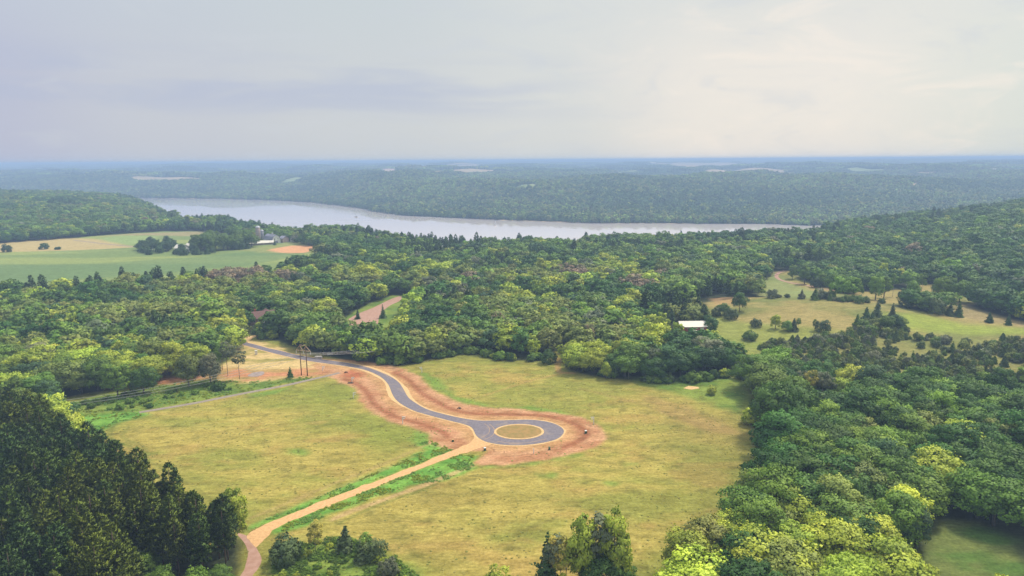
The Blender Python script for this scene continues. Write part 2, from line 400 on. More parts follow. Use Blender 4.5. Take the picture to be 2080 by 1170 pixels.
FARM = wpoly([(-80, 505), (0, 496), (60, 490), (140, 484), (240, 476), (330, 470), (400, 470), (470, 478), (505, 488), (575, 486), (600, 495), (645, 503),
    (652, 511, 10), (600, 518, 12), (560, 530, 14), (480, 531, 14), (400, 541, 14), (240, 548, 14), (130, 562, 14), (0, 566, 14), (-80, 570, 14)])
HILLF = wpoly([(1430, 614), (1520, 604), (1600, 603), (1720, 609), (1800, 620), (1850, 629), (1960, 643), (2110, 664), (2110, 762, 12), (1950, 756, 12), (1850, 748, 12), (1750, 740, 12), (1650, 735, 12), (1600, 752),
    (1560, 752), (1510, 754), (1475, 725), (1450, 690), (1432, 650)])
SCRUB = wpoly([(1540, 705), (1600, 692), (1700, 688), (1770, 655), (1830, 655), (1850, 690), (1960, 688), (2110, 694), (2110, 762, 12), (1950, 756, 12), (1850, 748, 12), (1750, 740, 12), (1650, 735, 12), (1600, 750), (1560, 750)])
BACKC = wpoly([(1545, 602), (1545, 575), (1572, 552), (1602, 549), (1650, 578), (1705, 590), (1730, 604), (1650, 606)])
BACKD = wpoly([(1720, 612), (1730, 592), (1850, 588), (1862, 574), (1960, 590), (2000, 610), (1960, 620), (1850, 622)])
BACKE = wpoly([(1925, 640), (1935, 618), (1965, 618), (2000, 634), (2110, 660), (2110, 668)])
GRAV = wpoly([(690, 664), (700, 646), (740, 620), (795, 600), (832, 600), (825, 618, 7), (800, 655, 11), (776, 664, 11), (705, 664, 11)])
SHADEDM = wpoly([(1885, 1078), (1920, 1055), (1990, 1062), (2070, 1100), (2062, 1130), (2090, 1165), (2110, 1240), (1880, 1240), (1876, 1130)])
ROADPX_TOP = [(486, 689), (494, 693), (505.6, 697), (522, 701), (545, 707.5), (571, 713), (595, 719.5), (627, 725.5), (660, 731), (699, 736.5), (738, 744), (766, 753), (792, 764.6),
    (810, 777), (821, 793), (830, 808), (846, 820), (866, 831), (892, 839), (930, 848), (971, 854.2), (1010, 854.2), (1044, 853.3), (1070, 852.6), (1095, 854.3), (1118, 858.5),
    (1136, 865.5), (1145.5, 875), (1141, 885), (1127.5, 893.5), (1101.5, 899.8), (1072.7, 903.5), (1044, 904.8), (1009, 902.2), (986, 897), (972, 889.6), (965, 881),
    (961, 872), (953, 865.5), (937, 860.5), (917, 855.6), (891, 849), (865, 842), (842, 835), (821.7, 825), (807, 814.6), (798, 803), (791.5, 787), (787, 779), (776.4, 768),
    (758.5, 758), (738, 750.8), (712, 745.7), (685, 741.6), (640, 735.4), (608, 730), (582.5, 724), (557, 718), (518.5, 707.5), (503, 703), (492, 699)]
ROAD = smooth_line(wpoly(ROADPX_TOP), 1.5, True)
TRACK = wpoly([(964.5, 883), (961, 893), (944, 905), (917, 916), (860, 939), (802, 962), (699.5, 1001), (622.6, 1031.5), (571, 1051), (540, 1064), (520, 1075), (505, 1087),
    (507, 1098), (520, 1112), (529, 1104), (536, 1097), (545, 1090), (553, 1078), (584, 1062), (635, 1040.5), (699.5, 1015), (802, 973), (904.6, 934), (956, 916), (997, 901.5), (985, 896), (973, 889)])
LANE = wpoly([(482, 1083), (495, 1101), (503, 1121), (502.6, 1142), (487, 1170), (440, 1225), (468, 1240), (509, 1178), (521, 1160), (530, 1142), (531, 1129), (521, 1111), (506, 1090)])
PATHC = smooth_line(wpoly([(690, 757), (665, 763.5), (640, 769), (600, 778.5), (560, 787), (500, 798), (450, 808), (400, 818), (330, 830), (283, 837.5)]), 2)
DIRT = wpoly([(632, 742), (655, 757), (690, 776), (722, 788), (730, 812), (748, 835), (795, 856), (840, 870), (872, 884), (872, 900), (905, 912), (935, 918), (990, 915), (975, 928), (962, 940),
    (975, 945), (1040, 944), (1100, 936), (1170, 920), (1222, 905), (1234, 888), (1217, 863), (1180, 848), (1130, 838), (1060, 832), (1000, 828), (950, 822), (905, 806),
    (872, 786), (852, 764), (820, 750), (788, 741), (740, 733), (690, 730), (650, 728)])
STRAW = wpoly([(430, 775), (442, 745), (470, 730), (490, 705), (503, 690), (560, 700), (640, 722), (700, 733), (790, 743), (770, 750), (700, 748), (690, 757), (640, 765), (560, 772), (500, 778)])
REDUNDER = wpoly([(205, 792), (215, 765), (340, 752), (440, 745), (520, 752), (600, 748), (690, 748), (700, 762), (640, 767), (560, 768), (500, 774), (436, 768), (360, 780)])
GREENW = wpoly([(105, 828), (215, 800), (436, 768), (500, 776), (560, 770), (620, 764), (662, 766), (600, 778), (500, 797), (400, 816), (285, 838), (300, 845), (240, 858), (185, 885), (150, 860)])
BRIGHTG = wpoly([(150, 862), (160, 845), (285, 836), (305, 842), (235, 857), (190, 884), (168, 880)])
STRIPU = wpoly([(500, 1076), (520, 1063), (600, 1030), (700, 985), (800, 944), (862, 914), (850, 900), (872, 893), (925, 915), (917, 917), (802, 961), (699, 1001), (571, 1051), (520, 1074)])
STRIPL = wpoly([(553, 1078), (584, 1062), (699, 1015), (802, 973), (930, 923), (976, 925), (962, 940), (965, 952), (900, 978), (840, 985), (760, 1012), (700, 1032), (640, 1060), (560, 1085)])
LAWN = wpoly([(1280, 765), (1400, 768), (1480, 763), (1522, 777), (1530, 820), (1500, 840), (1400, 806), (1300, 782)])
SHRUBZ = wpoly([(556, 1112), (600, 1098), (700, 1092), (785, 1120), (845, 1165), (890, 1230), (560, 1230), (552, 1150)])
BASIN = wpoly([(497, 764), (512, 755), (548, 752), (548, 758), (530, 765), (505, 768)])
NOTREE = [MEADOW, FARM, HILLF, BACKC, BACKD, BACKE, GRAV, SHADEDM]

SWALE = [smooth_line(wpoly(p), 2) for p in ([(700, 770), (728, 782), (748, 800), (762, 822), (800, 845), (860, 863), (900, 878), (912, 890)],
    [(800, 757), (830, 772), (852, 795), (885, 815), (920, 832), (960, 840), (1040, 842), (1110, 845), (1160, 858), (1192, 878), (1180, 893), (1140, 912)])]
PALEPT = [np.array(at(1365 + 38, 788)), ]

# ---------------------------------------------------------------- the ground sheet
def axis(segs):
    out = [segs[0][0]]
    for a, b, s0, s1 in segs:
        v = a
        while v < b:
            t = (v - a) / max(b - a, 1); v += s0 + (s1 - s0) * t; out.append(min(v, b))
    return np.unique(np.round(out, 3))

def build_ground():
    xs_p = axis([(190, 330, 1.3, 4), (330, 900, 6, 9), (900, 4500, 14, 42), (4500, 46000, 80, 5200)])
    xs = np.concatenate((-xs_p[::-1], np.arange(-189, 190, 1.3), xs_p)); xs = np.unique(np.round(xs, 2))
    ys = np.concatenate((axis([(-300, 110, 30, 6)]), axis([(110, 400, 1.0, 1.6), (400, 700, 2.2, 5), (700, 1600, 6, 10), (1600, 4600, 15, 30), (4600, 46000, 60, 3800)])))
    ys = np.unique(np.round(ys, 2))
    X, Y = np.meshgrid(xs, ys); Z = H(X, Y); nx, ny = len(xs), len(ys)
    x = X.ravel(); y = Y.ravel(); V = np.stack((x, y, Z.ravel()), 1)
    i = (np.arange(ny - 1)[:, None] * nx + np.arange(nx - 1)[None, :]).ravel()
    Fq = np.stack((i, i + 1, i + nx + 1, i + nx), 1)
    C = np.empty((len(x), 3)); C[:] = (0.050, 0.062, 0.026)
    nf = fbm(x, y, 60, 50, 3)[:, None]
    C = C * (0.7 + 0.6 * nf)
    near = (y < 1600)
    def paint(P, col, soft=2.0, jitter=2.5, js=7.0, rng=40, shift=0.0, amt=1.0):
        s = sdist(x, y, P, rng); m = s > -rng + 0.1
        if not m.any(): return
        s2 = s[m] + (fbm(x[m], y[m], js, 77, 3) - 0.5) * 2 * jitter + shift
        a = (sstep(s2, -soft, soft) * amt)[:, None]
        c = col(x[m], y[m], s[m]) if callable(col) else np.array(col)[None, :]
        C[m] = C[m] * (1 - a) + c * a
    def mix(a, b, t): t = np.asarray(t)[:, None]; return np.array(a)[None, :] * (1 - t) + np.array(b)[None, :] * t
    def meadow(x, y, s):
        g1 = sstep(fbm(x, y * 2.0, 34, 3, 5, 0.6), 0.40, 0.66); g2 = sstep(fbm(x, y * 2.5, 9, 12, 4, 0.65), 0.50, 0.80)
        c = mix(lin(178, 161, 82), lin(150, 149, 68), g1)
        c = c * (1 - 0.45 * g2[:, None]) + np.array(lin(112, 108, 50)) * 0.45 * g2[:, None]
        b = sstep(fbm(x, y * 2.2, 20, 91, 4, 0.6), 0.57, 0.74)[:, None] * 0.35
        c = c * (1 - b) + np.array(lin(178, 138, 82)) * b
        e = sstep(s, 14, 0)[:, None] * 0.45
        return c * (1 - e) + np.array(lin(112, 124, 52)) * e
    green = lambda x, y, s: mix(lin(134, 150, 64), lin(102, 128, 52), sstep(fbm(x, y, 8, 60, 4), 0.35, 0.65))
    lush = lambda x, y, s: mix(lin(128, 172, 72), lin(98, 146, 58), sstep(fbm(x, y, 4, 61, 4), 0.35, 0.65))
    paint(MEADOW, meadow, 2, 2)
    ids_m = lambda a, b: inside(a, b, MEADOW) & ~inside(a, b, DIRT)
    # greener top-left part of the left field with greener and darker drifts
    paint(wpoly([(560, 790), (640, 770), (700, 778), (722, 800), (740, 835), (800, 862), (860, 880), (850, 905), (780, 930), (720, 870), (640, 840), (560, 830), (470, 815)]),
          lin(132, 142, 58), 9, 7, 22, amt=0.62)
    paint(wpoly([(1150, 760), (1300, 775), (1420, 790), (1500, 820), (1430, 850), (1250, 800)]), lin(140, 140, 62), 8, 6, 20, amt=0.3)
    paint(wpoly([(1330, 850), (1480, 850), (1530, 900), (1500, 1000), (1430, 1080), (1380, 960)]), lin(122, 112, 58), 9, 8, 20, amt=0.35)  # shade left of the right-hand trees, painted into the meadow colour
    paint(wpoly([(780, 990), (900, 975), (1000, 1010), (880, 1040)]), lin(132, 118, 58), 5, 6, 14, amt=0.45)
    paint(wpoly([(730, 1060), (830, 1050), (860, 1110), (960, 1140), (900, 1170), (800, 1120)]), lin(124, 116, 56), 5, 6, 14, amt=0.4)
    paint(wpoly([(1040, 1010), (1180, 1000), (1420, 1020), (1380, 1060), (1200, 1050)]), lin(138, 134, 62), 7, 8, 20, amt=0.5)
    paint(wpoly([(1300, 800), (1400, 826), (1500, 880), (1440, 880), (1330, 835)]), lin(168, 128, 88), 3, 4, 12, amt=0.4)
    paint(LAWN, green, 4, 3); paint(GREENW, green, 3, 3); paint(BRIGHTG, lush, 2, 1.5)
    paint(STRIPU, lush, 1.5, 1.5, 5); paint(STRIPL, lush, 1.5, 1.5, 5); paint(SHRUBZ, green, 3, 3)
    for q in ([(1020, 826), (1080, 823), (1130, 832), (1150, 842), (1080, 836)], [(960, 945), (1040, 948), (1160, 930), (1180, 924), (1150, 922), (1060, 942)], [(850, 870), (880, 885), (865, 905), (835, 895)],
              [(855, 755), (880, 790), (930, 818), (990, 828), (990, 822), (930, 806), (890, 770)], [(1090, 963), (1130, 962), (1128, 970), (1095, 972)], [(1268, 940), (1296, 939), (1294, 946), (1270, 947)],
              [(500, 800), (560, 792), (600, 783), (560, 800), (500, 812)], [(1222, 975), (1258, 978), (1250, 985), (1226, 982)], [(585, 912), (625, 914), (618, 922), (590, 920)]):
        paint(wpoly(q), lin(112, 148, 58), 2, 2.5, 6, amt=0.75)
    paint(STRAW, lambda x, y, s: mix(lin(216, 186, 128), lin(165, 152, 84), sstep(fbm(x, y * 2.5, 13, 5, 4), 0.42, 0.66)), 2, 2.5, 6)
    paint(REDUNDER, lambda x, y, s: mix(lin(202, 142, 102), lin(182, 150, 92), sstep(fbm(x, y * 2, 11, 15, 4), 0.45, 0.62)), 2, 2.5, 6)
    # bare earth round the road: straw mulch next to the tarmac, orange earth outside it, a darker swale line
    rd = dist_poly(x[near], y[near], ROAD[::3]); RD = np.full(len(x), 99.0); RD[near] = rd
    SW = np.full(len(x), 99.0)
    mm = near & (np.abs(x) < 150) & (y < 420)
    for s_ in SWALE: SW[mm] = np.minimum(SW[mm], dist_poly(x[mm], y[mm], s_[::2], False))
    def dirt(xx, yy, s):
        m = sdist_mask[0]; r = RD[m]; w = SW[m]
        n = fbm(xx, yy * 1.6, 5, 71, 4); c = mix(lin(206, 158, 118), lin(182, 130, 92), sstep(n, 0.35, 0.65))
        t = sstep(r + (n - 0.5) * 4, 6.5, 3.0)[:, None] * 0.55
        t2 = sstep(fbm(xx, yy, 3, 72, 3), 0.40, 0.7)[:, None]
        c = c * (1 - t) + (np.array(lin(208, 164, 108)) * (1 - 0.4 * t2) + np.array(lin(150, 130, 76)) * 0.4 * t2) * t
        k = sstep(w + (n - 0.5) * 1.2, 2.4, 0.6)[:, None] * 0.85
        c = c * (1 - k) + np.array(lin(156, 98, 66)) * k
        k = sstep(np.abs(w - 3.4) + (n - 0.5), 0.9, 0.1)[:, None] * 0.22
        return c * (1 - k) + np.array(lin(178, 112, 78)) * k
    sdist_mask = [None]
    sD = sdist(x, y, DIRT, 40); sdist_mask[0] = sD > -39.9
    paint(DIRT, dirt, 1.3, 1.3, 4)
    paint(wpoly([(690, 765), (710, 752), (745, 756), (730, 768)]), lin(178, 98, 66), 2.0, 1.6, 4, amt=0.7)
    def line(pts, w, c, amt):
        L_ = smooth_line(wpoly(pts), 3); m = (x > L_[:, 0].min() - 4) & (x < L_[:, 0].max() + 4) & (y > L_[:, 1].min() - 4) & (y < L_[:, 1].max() + 4)
        d = dist_poly(x[m], y[m], L_, False) + (fbm(x[m], y[m], 5, 9, 2) - 0.5) * 0.8; a = (sstep(d, w, w * 0.35) * amt)[:, None]; C[m] = C[m] * (1 - a) + np.array(c) * a
    for pts, w, c, am in (([(512, 1052), (600, 1015), (700, 973), (780, 942), (862, 905), (885, 898)], 1.3, lin(170, 148, 92), 0.6), ([(520, 1058), (640, 1010), (760, 962), (858, 920)], 1.0, lin(160, 146, 84), 0.5),
            ([(676, 1055), (720, 1036), (800, 1008), (880, 978), (960, 946)], 1.5, lin(192, 160, 112), 0.8), ([(690, 1062), (760, 1030), (880, 986)], 1.0, lin(96, 112, 50), 0.5),
            ([(1136, 728), (1132, 745), (1140, 757), (1165, 758)], 2.2, lin(188, 146, 96), 0.7), ([(1150, 757), (1090, 770), (1040, 785), (985, 803)], 1.4, lin(182, 150, 90), 0.5),
            ([(235, 862), (222, 880), (232, 897), (262, 905), (280, 930)], 1.2, lin(110, 118, 52), 0.7), ([(260, 868), (248, 884), (262, 896), (288, 905), (302, 926)], 1.2, lin(110, 118, 52), 0.6),
            ([(650, 800), (680, 822), (715, 838), (735, 850)], 1.0, lin(130, 122, 60), 0.5), ([(1040, 1090), (1090, 1068), (1130, 1050)], 1.0, lin(120, 112, 54), 0.5), ([(1300, 940), (1340, 915), (1390, 895)], 1.0, lin(134, 126, 62), 0.4),
            ([(410, 905), (520, 880), (600, 872)], 1.2, lin(140, 132, 62), 0.4), ([(1180, 790), (1300, 820), (1420, 862)], 2.0, lin(146, 122, 74), 0.4), ([(270, 930), (330, 950), (420, 1010), (480, 1050)], 1.3, lin(122, 124, 56), 0.5)):
        line(pts, w, c, am)
    # small dark tussocks and worn spots
    tn = fbm(x, y * 1.6, 4.5, 311, 3); tk = (sstep(tn, 0.66, 0.80) * (ids_m(x, y)) * 0.5)[:, None]; C[:] = C * (1 - tk) + np.array(lin(98, 98, 44)) * tk
    # farm fields
    paint(FARM, lambda x, y, s: mix(lin(154, 164, 92), lin(126, 144, 82), sstep(fbm(x * 0.3, y * 2, 60, 6, 3), 0.35, 0.65)), 3, 2)
    paint(wpoly([(-60, 500), (60, 488), (130, 482), (200, 486), (282, 502), (200, 506), (50, 511), (-60, 514)]), lin(196, 172, 118), 3, 2, amt=0.9)
    paint(wpoly([(200, 480), (280, 474), (400, 470), (470, 477), (400, 480), (300, 478)]), lin(166, 150, 110), 4, 4, amt=0.8)
    paint(wpoly([(200, 486), (240, 478), (320, 480), (300, 500), (282, 500)]), lin(150, 170, 104), 2, 1, amt=0.8)
    paint(wpoly([(-60, 540, 0), (200, 535), (400, 522), (520, 510), (640, 512), (500, 540), (0, 580)]), lin(96, 126, 84), 6, 5, 20, amt=0.5)
    paint(wpoly([(480, 508), (545, 500), (600, 490), (655, 502), (655, 515), (545, 514)]), lin(150, 152, 90), 3, 3, amt=0.8)
    paint(wpoly([(543, 508), (560, 504), (592, 499), (640, 499), (652, 503), (618, 514), (575, 514)]), lin(222, 164, 118), 2, 1.5)
    # rolling meadow on the right and its neighbours
    hillc = lambda x, y, s: mix(lin(164, 148, 90), lin(126, 130, 68), sstep(fbm(x, y * 2, 45, 8, 4), 0.45, 0.68))
    for P in (HILLF, BACKC, BACKD, BACKE): paint(P, hillc, 3, 3)
    paint(wpoly([(1800, 640), (1850, 632), (1960, 660), (2100, 668), (2100, 680), (1960, 676), (1840, 668)]), lin(152, 165, 66), 7, 6, 20, amt=0.8)
    paint(wpoly([(1430, 690), (1440, 640), (1500, 650), (1700, 672), (1680, 700), (1520, 745)]), lin(138, 150, 66), 7, 6, 16, amt=0.75)
    paint(SCRUB, lin(130, 132, 70), 6, 8, 14, amt=0.7)
    paint(wpoly([(1545, 602), (1545, 575), (1572, 556), (1590, 570), (1650, 590), (1705, 600), (1650, 606)]), lin(138, 150, 88), 4, 4, amt=0.8)
    paint(BACKE, lin(160, 140, 100), 4, 4, amt=0.7)
    paint(wpoly([(1440, 606), (1520, 602), (1516, 612), (1450, 620)]), lin(190, 150, 104), 3, 3, amt=0.6)
    paint(GRAV, green, 2, 2)
    paint(SHADEDM, lambda x, y, s: mix(lin(112, 122, 62), lin(84, 112, 46), sstep(fbm(x, y * 2, 16, 14, 4), 0.4, 0.65)), 3, 2)  # grass colour darkened here to carry the shade lying on this clearing
    # sandy river beaches on the far side
    yf = np.interp(x / np.maximum(y, 90), FU, FY); d = y - yf
    bn = fbm(x, y * 0.2, 240, 81, 3)
    b = (sstep(d, -10, 0) * sstep(d, 75 * bn + 6, 55 * bn) * (y > 600))[:, None] * sstep(bn, 0.30, 0.44)[:, None]
    C[:] = C * (1 - b) + np.array(lin(236, 206, 160)) * b
    C *= 0.76
    col = np.concatenate((np.clip(C, 0, 1), np.ones((len(C), 1))), 1).astype(np.float32)
    # faces sorted into named pieces of the one sheet
    fx = x[Fq].mean(1); fy = y[Fq].mean(1)
    ids = np.zeros(len(Fq), int)
    for k, P in ((1, MEADOW), (2, FARM), (3, HILLF), (4, DIRT)):
        ids[inside(fx, fy, P)] = k
    for k, nm in enumerate(('ground', 'meadow', 'farm_field', 'hill_field', 'earth_verge')):
        fq = Fq[ids == k]; uq, inv = np.unique(fq, return_inverse=True)
        me = mesh_from(nm, V[uq], inv.reshape(-1, 4), [M['ground']], True)
        ca = me.color_attributes.new('Col', 'FLOAT_COLOR', 'POINT'); ca.data.foreach_set('color', col[uq].ravel())
        tag(link(nm, me), kind='structure')
build_ground()

# river
V = [(-3600, 700, -50), (4200, 700, -50), (4200, 4600, -50), (-3600, 4600, -50)]
tag(link('river', mesh_from('river', V, [(0, 1, 2, 3)], [M['water']])), kind='structure')

def slab(name, P, z, mat, skirt=0.06, kind='structure'):
    bm = bmesh.new(); vs = [bm.verts.new((p[0], p[1], z + float(H(p[0], p[1])))) for p in P]
    f = bm.faces.new(vs); f.normal_update()
    if f.normal.z < 0: f.normal_flip()
    r = bmesh.ops.triangulate(bm, faces=[f])
    n = len(vs)
    lo = [bm.verts.new((v.co.x, v.co.y, v.co.z - skirt)) for v in vs]
    for i in range(n):
        bm.faces.new((vs[i], lo[i], lo[(i + 1) % n], vs[(i + 1) % n]))
    me = bpy.data.meshes.new(name); bm.to_mesh(me); bm.free(); me.materials.append(mat)
    return tag(link(name, me), kind=kind)

def offset(P, d):
    P = np.asarray(P); t = np.roll(P, -1, 0) - np.roll(P, 1, 0); t = t / (np.linalg.norm(t, axis=1)[:, None] + 1e-9)
    a = 0.5 * np.sum(P[:, 0] * np.roll(P[:, 1], -1) - np.roll(P[:, 0], -1) * P[:, 1])
    nrm = np.stack((t[:, 1], -t[:, 0]), 1) * (1 if a > 0 else -1)
    dd = np.asarray(d); dd = dd[:, None] if dd.ndim else dd
    return P + nrm * dd

def ribbon(name, C, w, z, mat, kind='structure'):
    C = np.asarray(C); t = np.gradient(C, axis=0); t /= np.linalg.norm(t, axis=1)[:, None]; nn = np.stack((-t[:, 1], t[:, 0]), 1)
    ww = np.broadcast_to(w, (len(C),)); jit = (fbm(np.arange(len(C)), np.zeros(len(C)), 5, 3) - 0.5) * 0.35
    K = 4; rows = []
    for k in range(K + 1):
        P = C + nn * ((k / K - 0.5) * ww + jit * (0.5 - abs(k / K - 0.5) < 0.1))[:, None]
        rows.append(np.stack((P[:, 0], P[:, 1], H(P[:, 0], P[:, 1]) + z), 1))
    V = np.stack(rows, 1).reshape(-1, 3); n = len(C)
    i = (np.arange(n - 1)[:, None] * (K + 1) + np.arange(K)[None, :]).ravel()
    return tag(link(name, mesh_from(name, V, np.stack((i, i + 1, i + K + 2, i + K + 1), 1), [mat])), kind=kind)

arc = np.cumsum(np.linalg.norm(np.roll(ROAD, -1, 0) - ROAD, axis=1))
wid = 0.55 + 0.45 * fbm(arc, arc * 0, 9, 5, 2)
wide_c = np.array(at(795, 800)); wid = wid + 1.3 * np.exp(-((np.hypot(ROAD[:, 0] - wide_c[0], ROAD[:, 1] - wide_c[1]) / 12) ** 2))
wide_d = np.array(at(775, 752)); wid = wid + 1.2 * np.exp(-((np.hypot(ROAD[:, 0] - wide_d[0], ROAD[:, 1] - wide_d[1]) / 14) ** 2))
def ragged(P, a, s, seed):
    ar = np.cumsum(np.linalg.norm(np.roll(P, -1, 0) - P, axis=1)); return offset(P, (fbm(ar, ar * 0, s, seed, 3) - 0.5) * a)
slab('track', ragged(smooth_line(TRACK, 0.8, True), 1.5, 3.0, 3), 0.030, M['sand'])
slab('lane', ragged(smooth_line(LANE, 1.0, True), 1.0, 4.0, 4), 0.018, M['redgravel'])
slab('road_shoulder', offset(ROAD, wid + (fbm(arc, arc * 0, 2.2, 8, 3) - 0.5) * 0.7), 0.055, M['shoulder'])
slab('road', ROAD, 0.10, M['asphalt'])
ribbon('path', PATHC, 2.4, 0.03, M['gravel'])
M['tyre_dust'] = mat_noise('tyre_dust', lin(178, 148, 122), lin(158, 136, 122), 0.6, 0.9)
for k_, pts_ in enumerate(([(984, 893), (996, 888), (1004, 880), (1003, 870), (994, 862)], [(978, 889), (988, 884), (994, 877), (993, 868), (984, 861)], [(1010, 897), (1040, 900.5), (1075, 899), (1110, 892)], [(690, 738.5), (740, 746), (772, 756), (795, 770)])):
    ribbon('dust_trail', smooth_line(wpoly(pts_), 1.0), 0.32, 0.105 if k_ < 3 else 0.106, M['tyre_dust'])
spur = smooth_line(wpoly([(494, 696), (500, 690), (512, 684), (530, 681), (552, 676)]), 1.5)
ribbon('earth_spur', spur, 5.0, 0.04, M['shoulder'])
q = np.array([onplane(*p, 0.1) for p in ((1003.5, 878), (1105, 875), (1053, 861.5), (1053, 892.5))])
IC = np.array([(q[0, 0] + q[1, 0]) / 2, (q[2, 1] + q[3, 1]) / 2]); IRX = (q[1, 0] - q[0, 0]) / 2; IRY = (q[2, 1] - q[3, 1]) / 2
def disc(r, n=96, jit=0.1, seed=1):
    a = np.linspace(0, 2 * math.pi, n, endpoint=False); k = 1 + (fbm(np.cos(a) * 4 + 9, np.sin(a) * 4, 1, seed, 2) - 0.5) * jit
    return np.stack((IC[0] + (IRX + r) * k * np.cos(a), IC[1] + (IRY + r) * k * np.sin(a)), 1)
slab('traffic_island_edge', disc(0.0, jit=0.03), 0.16, M['shoulder'], 0.12)
M['island'] = mat_noise('island_earth', lin(170, 136, 84), lin(146, 126, 70), 0.5, 0.95, bump=0.3)
slab('traffic_island', disc(-0.9, jit=0.03, seed=4), 0.22, M['island'], 0.08)
slab('gravel_yard', smooth_line(wpoly([(690, 662), (722, 640), (760, 624), (795, 607), (815, 602), (812, 611), (790, 622), (772, 640), (766, 660), (748, 668), (700, 668)]), 2, True), 0.03, M['redgravel'])
slab('sand_pad', wpoly([(1388, 789), (1398, 784), (1418, 786), (1421, 789), (1404, 791.5)]), 0.05, M['shoulder'])
slab('basin_floor', smooth_line(wpoly([(503, 764), (514, 757), (534, 754.5), (536, 760), (522, 765)]), 1, True), 0.05, M['concrete'])
cr_ = smooth_line(wpoly([(1596, 549), (1582, 554), (1577, 561), (1584, 568), (1605, 574), (1640, 580), (1672, 587), (1700, 590)]), 4)
ribbon('curving_lane', cr_, 3.2, 0.05, M['redgravel'])
ribbon('farm_lane', smooth_line(wpoly([(150, 488), (200, 494), (260, 500), (300, 503)]), 8), 3.5, 0.05, M['gravel'])

# far fields and clearings across the river, draped on the terrain
M['fieldtan'] = mat_noise('stubble', lin(200, 170, 128), lin(180, 160, 118), 0.01, 0.95)
M['fieldgreen'] = mat_noise('pasture', lin(150, 160, 96), lin(126, 146, 84), 0.01, 0.95)
M['fieldpink'] = mat_noise('bare_soil', lin(214, 176, 150), lin(200, 160, 130), 0.01, 0.95)
FARF = []
for mt, pts in (('fieldtan', [(262, 361), (300, 358.5), (390, 361), (410, 364), (340, 366), (280, 366)]), ('fieldgreen', [(565, 373), (590, 363), (612, 361), (622, 363), (590, 371)]),
                ('fieldpink', [(768, 344.5), (790, 343), (815, 342.5), (812, 347), (775, 349.5)]), ('fieldtan', [(870, 348), (920, 345.5), (1000, 346), (1004, 348), (890, 350)]),
                ('fieldgreen', [(1042, 381), (1060, 376), (1088, 374.5), (1088, 379), (1050, 383.5)]), ('fieldtan', [(1425, 349), (1500, 346), (1600, 347), (1580, 350.5), (1440, 352)]),
                ('fieldgreen', [(1700, 346), (1760, 343.5), (1842, 344.5), (1820, 347.5), (1740, 350)]), ('fieldtan', [(1848, 375), (1866, 372), (1866, 375.5), (1850, 378)]),
                ('fieldtan', [(150, 354), (175, 352.5), (187, 354), (165, 356)]),
                ('fieldtan', [(820, 337), (900, 336), (1000, 335.5), (980, 338), (850, 338.5)]), ('fieldtan', [(1320, 333), (1440, 331), (1560, 331), (1500, 334), (1340, 335)]),
                ('fieldgreen', [(1240, 349), (1275, 346.5), (1295, 347.5), (1270, 350.5)]), ('fieldtan', [(1860, 351), (1900, 349.5), (1905, 351.5), (1870, 353)]), ('fieldgreen', [(30, 343), (90, 341), (140, 342), (80, 345)])):
    my = sum(q_[1] for q_ in pts) / len(pts)
    P = smooth_line(wpoly([(a_, b_, 8.0 if b_ > my else 0.0) for a_, b_ in pts]), 40, True); FARF.append(P)
    x0, y0 = P.min(0); x1, y1 = P.max(0); st = max(14, (y1 - y0) / 60)
    gx = np.arange(x0, x1 + st, st); gy = np.arange(y0, y1 + st, st); X, Y = np.meshgrid(gx, gy); nx = len(gx)
    i = (np.arange(len(gy) - 1)[:, None] * nx + np.arange(nx - 1)[None, :]).ravel(); Fq = np.stack((i, i + 1, i + nx + 1, i + nx), 1)
    x = X.ravel(); y = Y.ravel(); fc = inside(x[Fq].mean(1), y[Fq].mean(1), P)
    if fc.sum() < 2: continue
    uq, inv = np.unique(Fq[fc], return_inverse=True); Vv = np.stack((x, y, H(x, y) + 2.0), 1)[uq]
    tag(link('far_field', mesh_from('far_field', Vv, inv.reshape(-1, 4), [M[mt]], True)), kind='structure')
#@@TREES
# ---------------------------------------------------------------- trees: leaf-clump crowns on tapered trunks with limbs
def unit(v): return v / (np.linalg.norm(v, axis=-1, keepdims=True) + 1e-9)

def cards(C, Nn, w, h, rng, up=None, spike=False):
    """small leaf-clump faces at centres C with normals Nn"""
    n = len(C); r = rng.normal(size=(n, 3)) if up is None else up
    t = unit(np.cross(Nn, r)); b = np.cross(Nn, t)
    w = np.broadcast_to(w, (n,))[:, None] / 2; h = np.broadcast_to(h, (n,))[:, None] / 2
    k1 = rng.uniform(0.35, 0.9, (n, 1)); k2 = rng.uniform(0.35, 0.9, (n, 1))
    bend = Nn * h * 0.35
    if spike:
        V = np.stack((C - t * w, C + t * w, C + b * h * 2), 1); return V
    V = np.stack((C - t * w * k1 - b * h - bend * 0.5, C + t * w - b * h * k2, C + t * w * k2 + b * h - bend, C - t * w + b * h * k1), 1)
    return V

def to_mesh(name, V, Nv, var, mat):
    n, k, _ = V.shape; F_ = np.arange(n * k).reshape(n, k)
    me = mesh_from(name, V.reshape(-1, 3), F_, [mat], True)
    me.normals_split_custom_set_from_vertices(unit(np.repeat(Nv, k, 0)).tolist())
    a = me.attributes.new('var', 'FLOAT', 'POINT'); a.data.foreach_set('value', np.repeat(var, k).astype(np.float32))
    return me

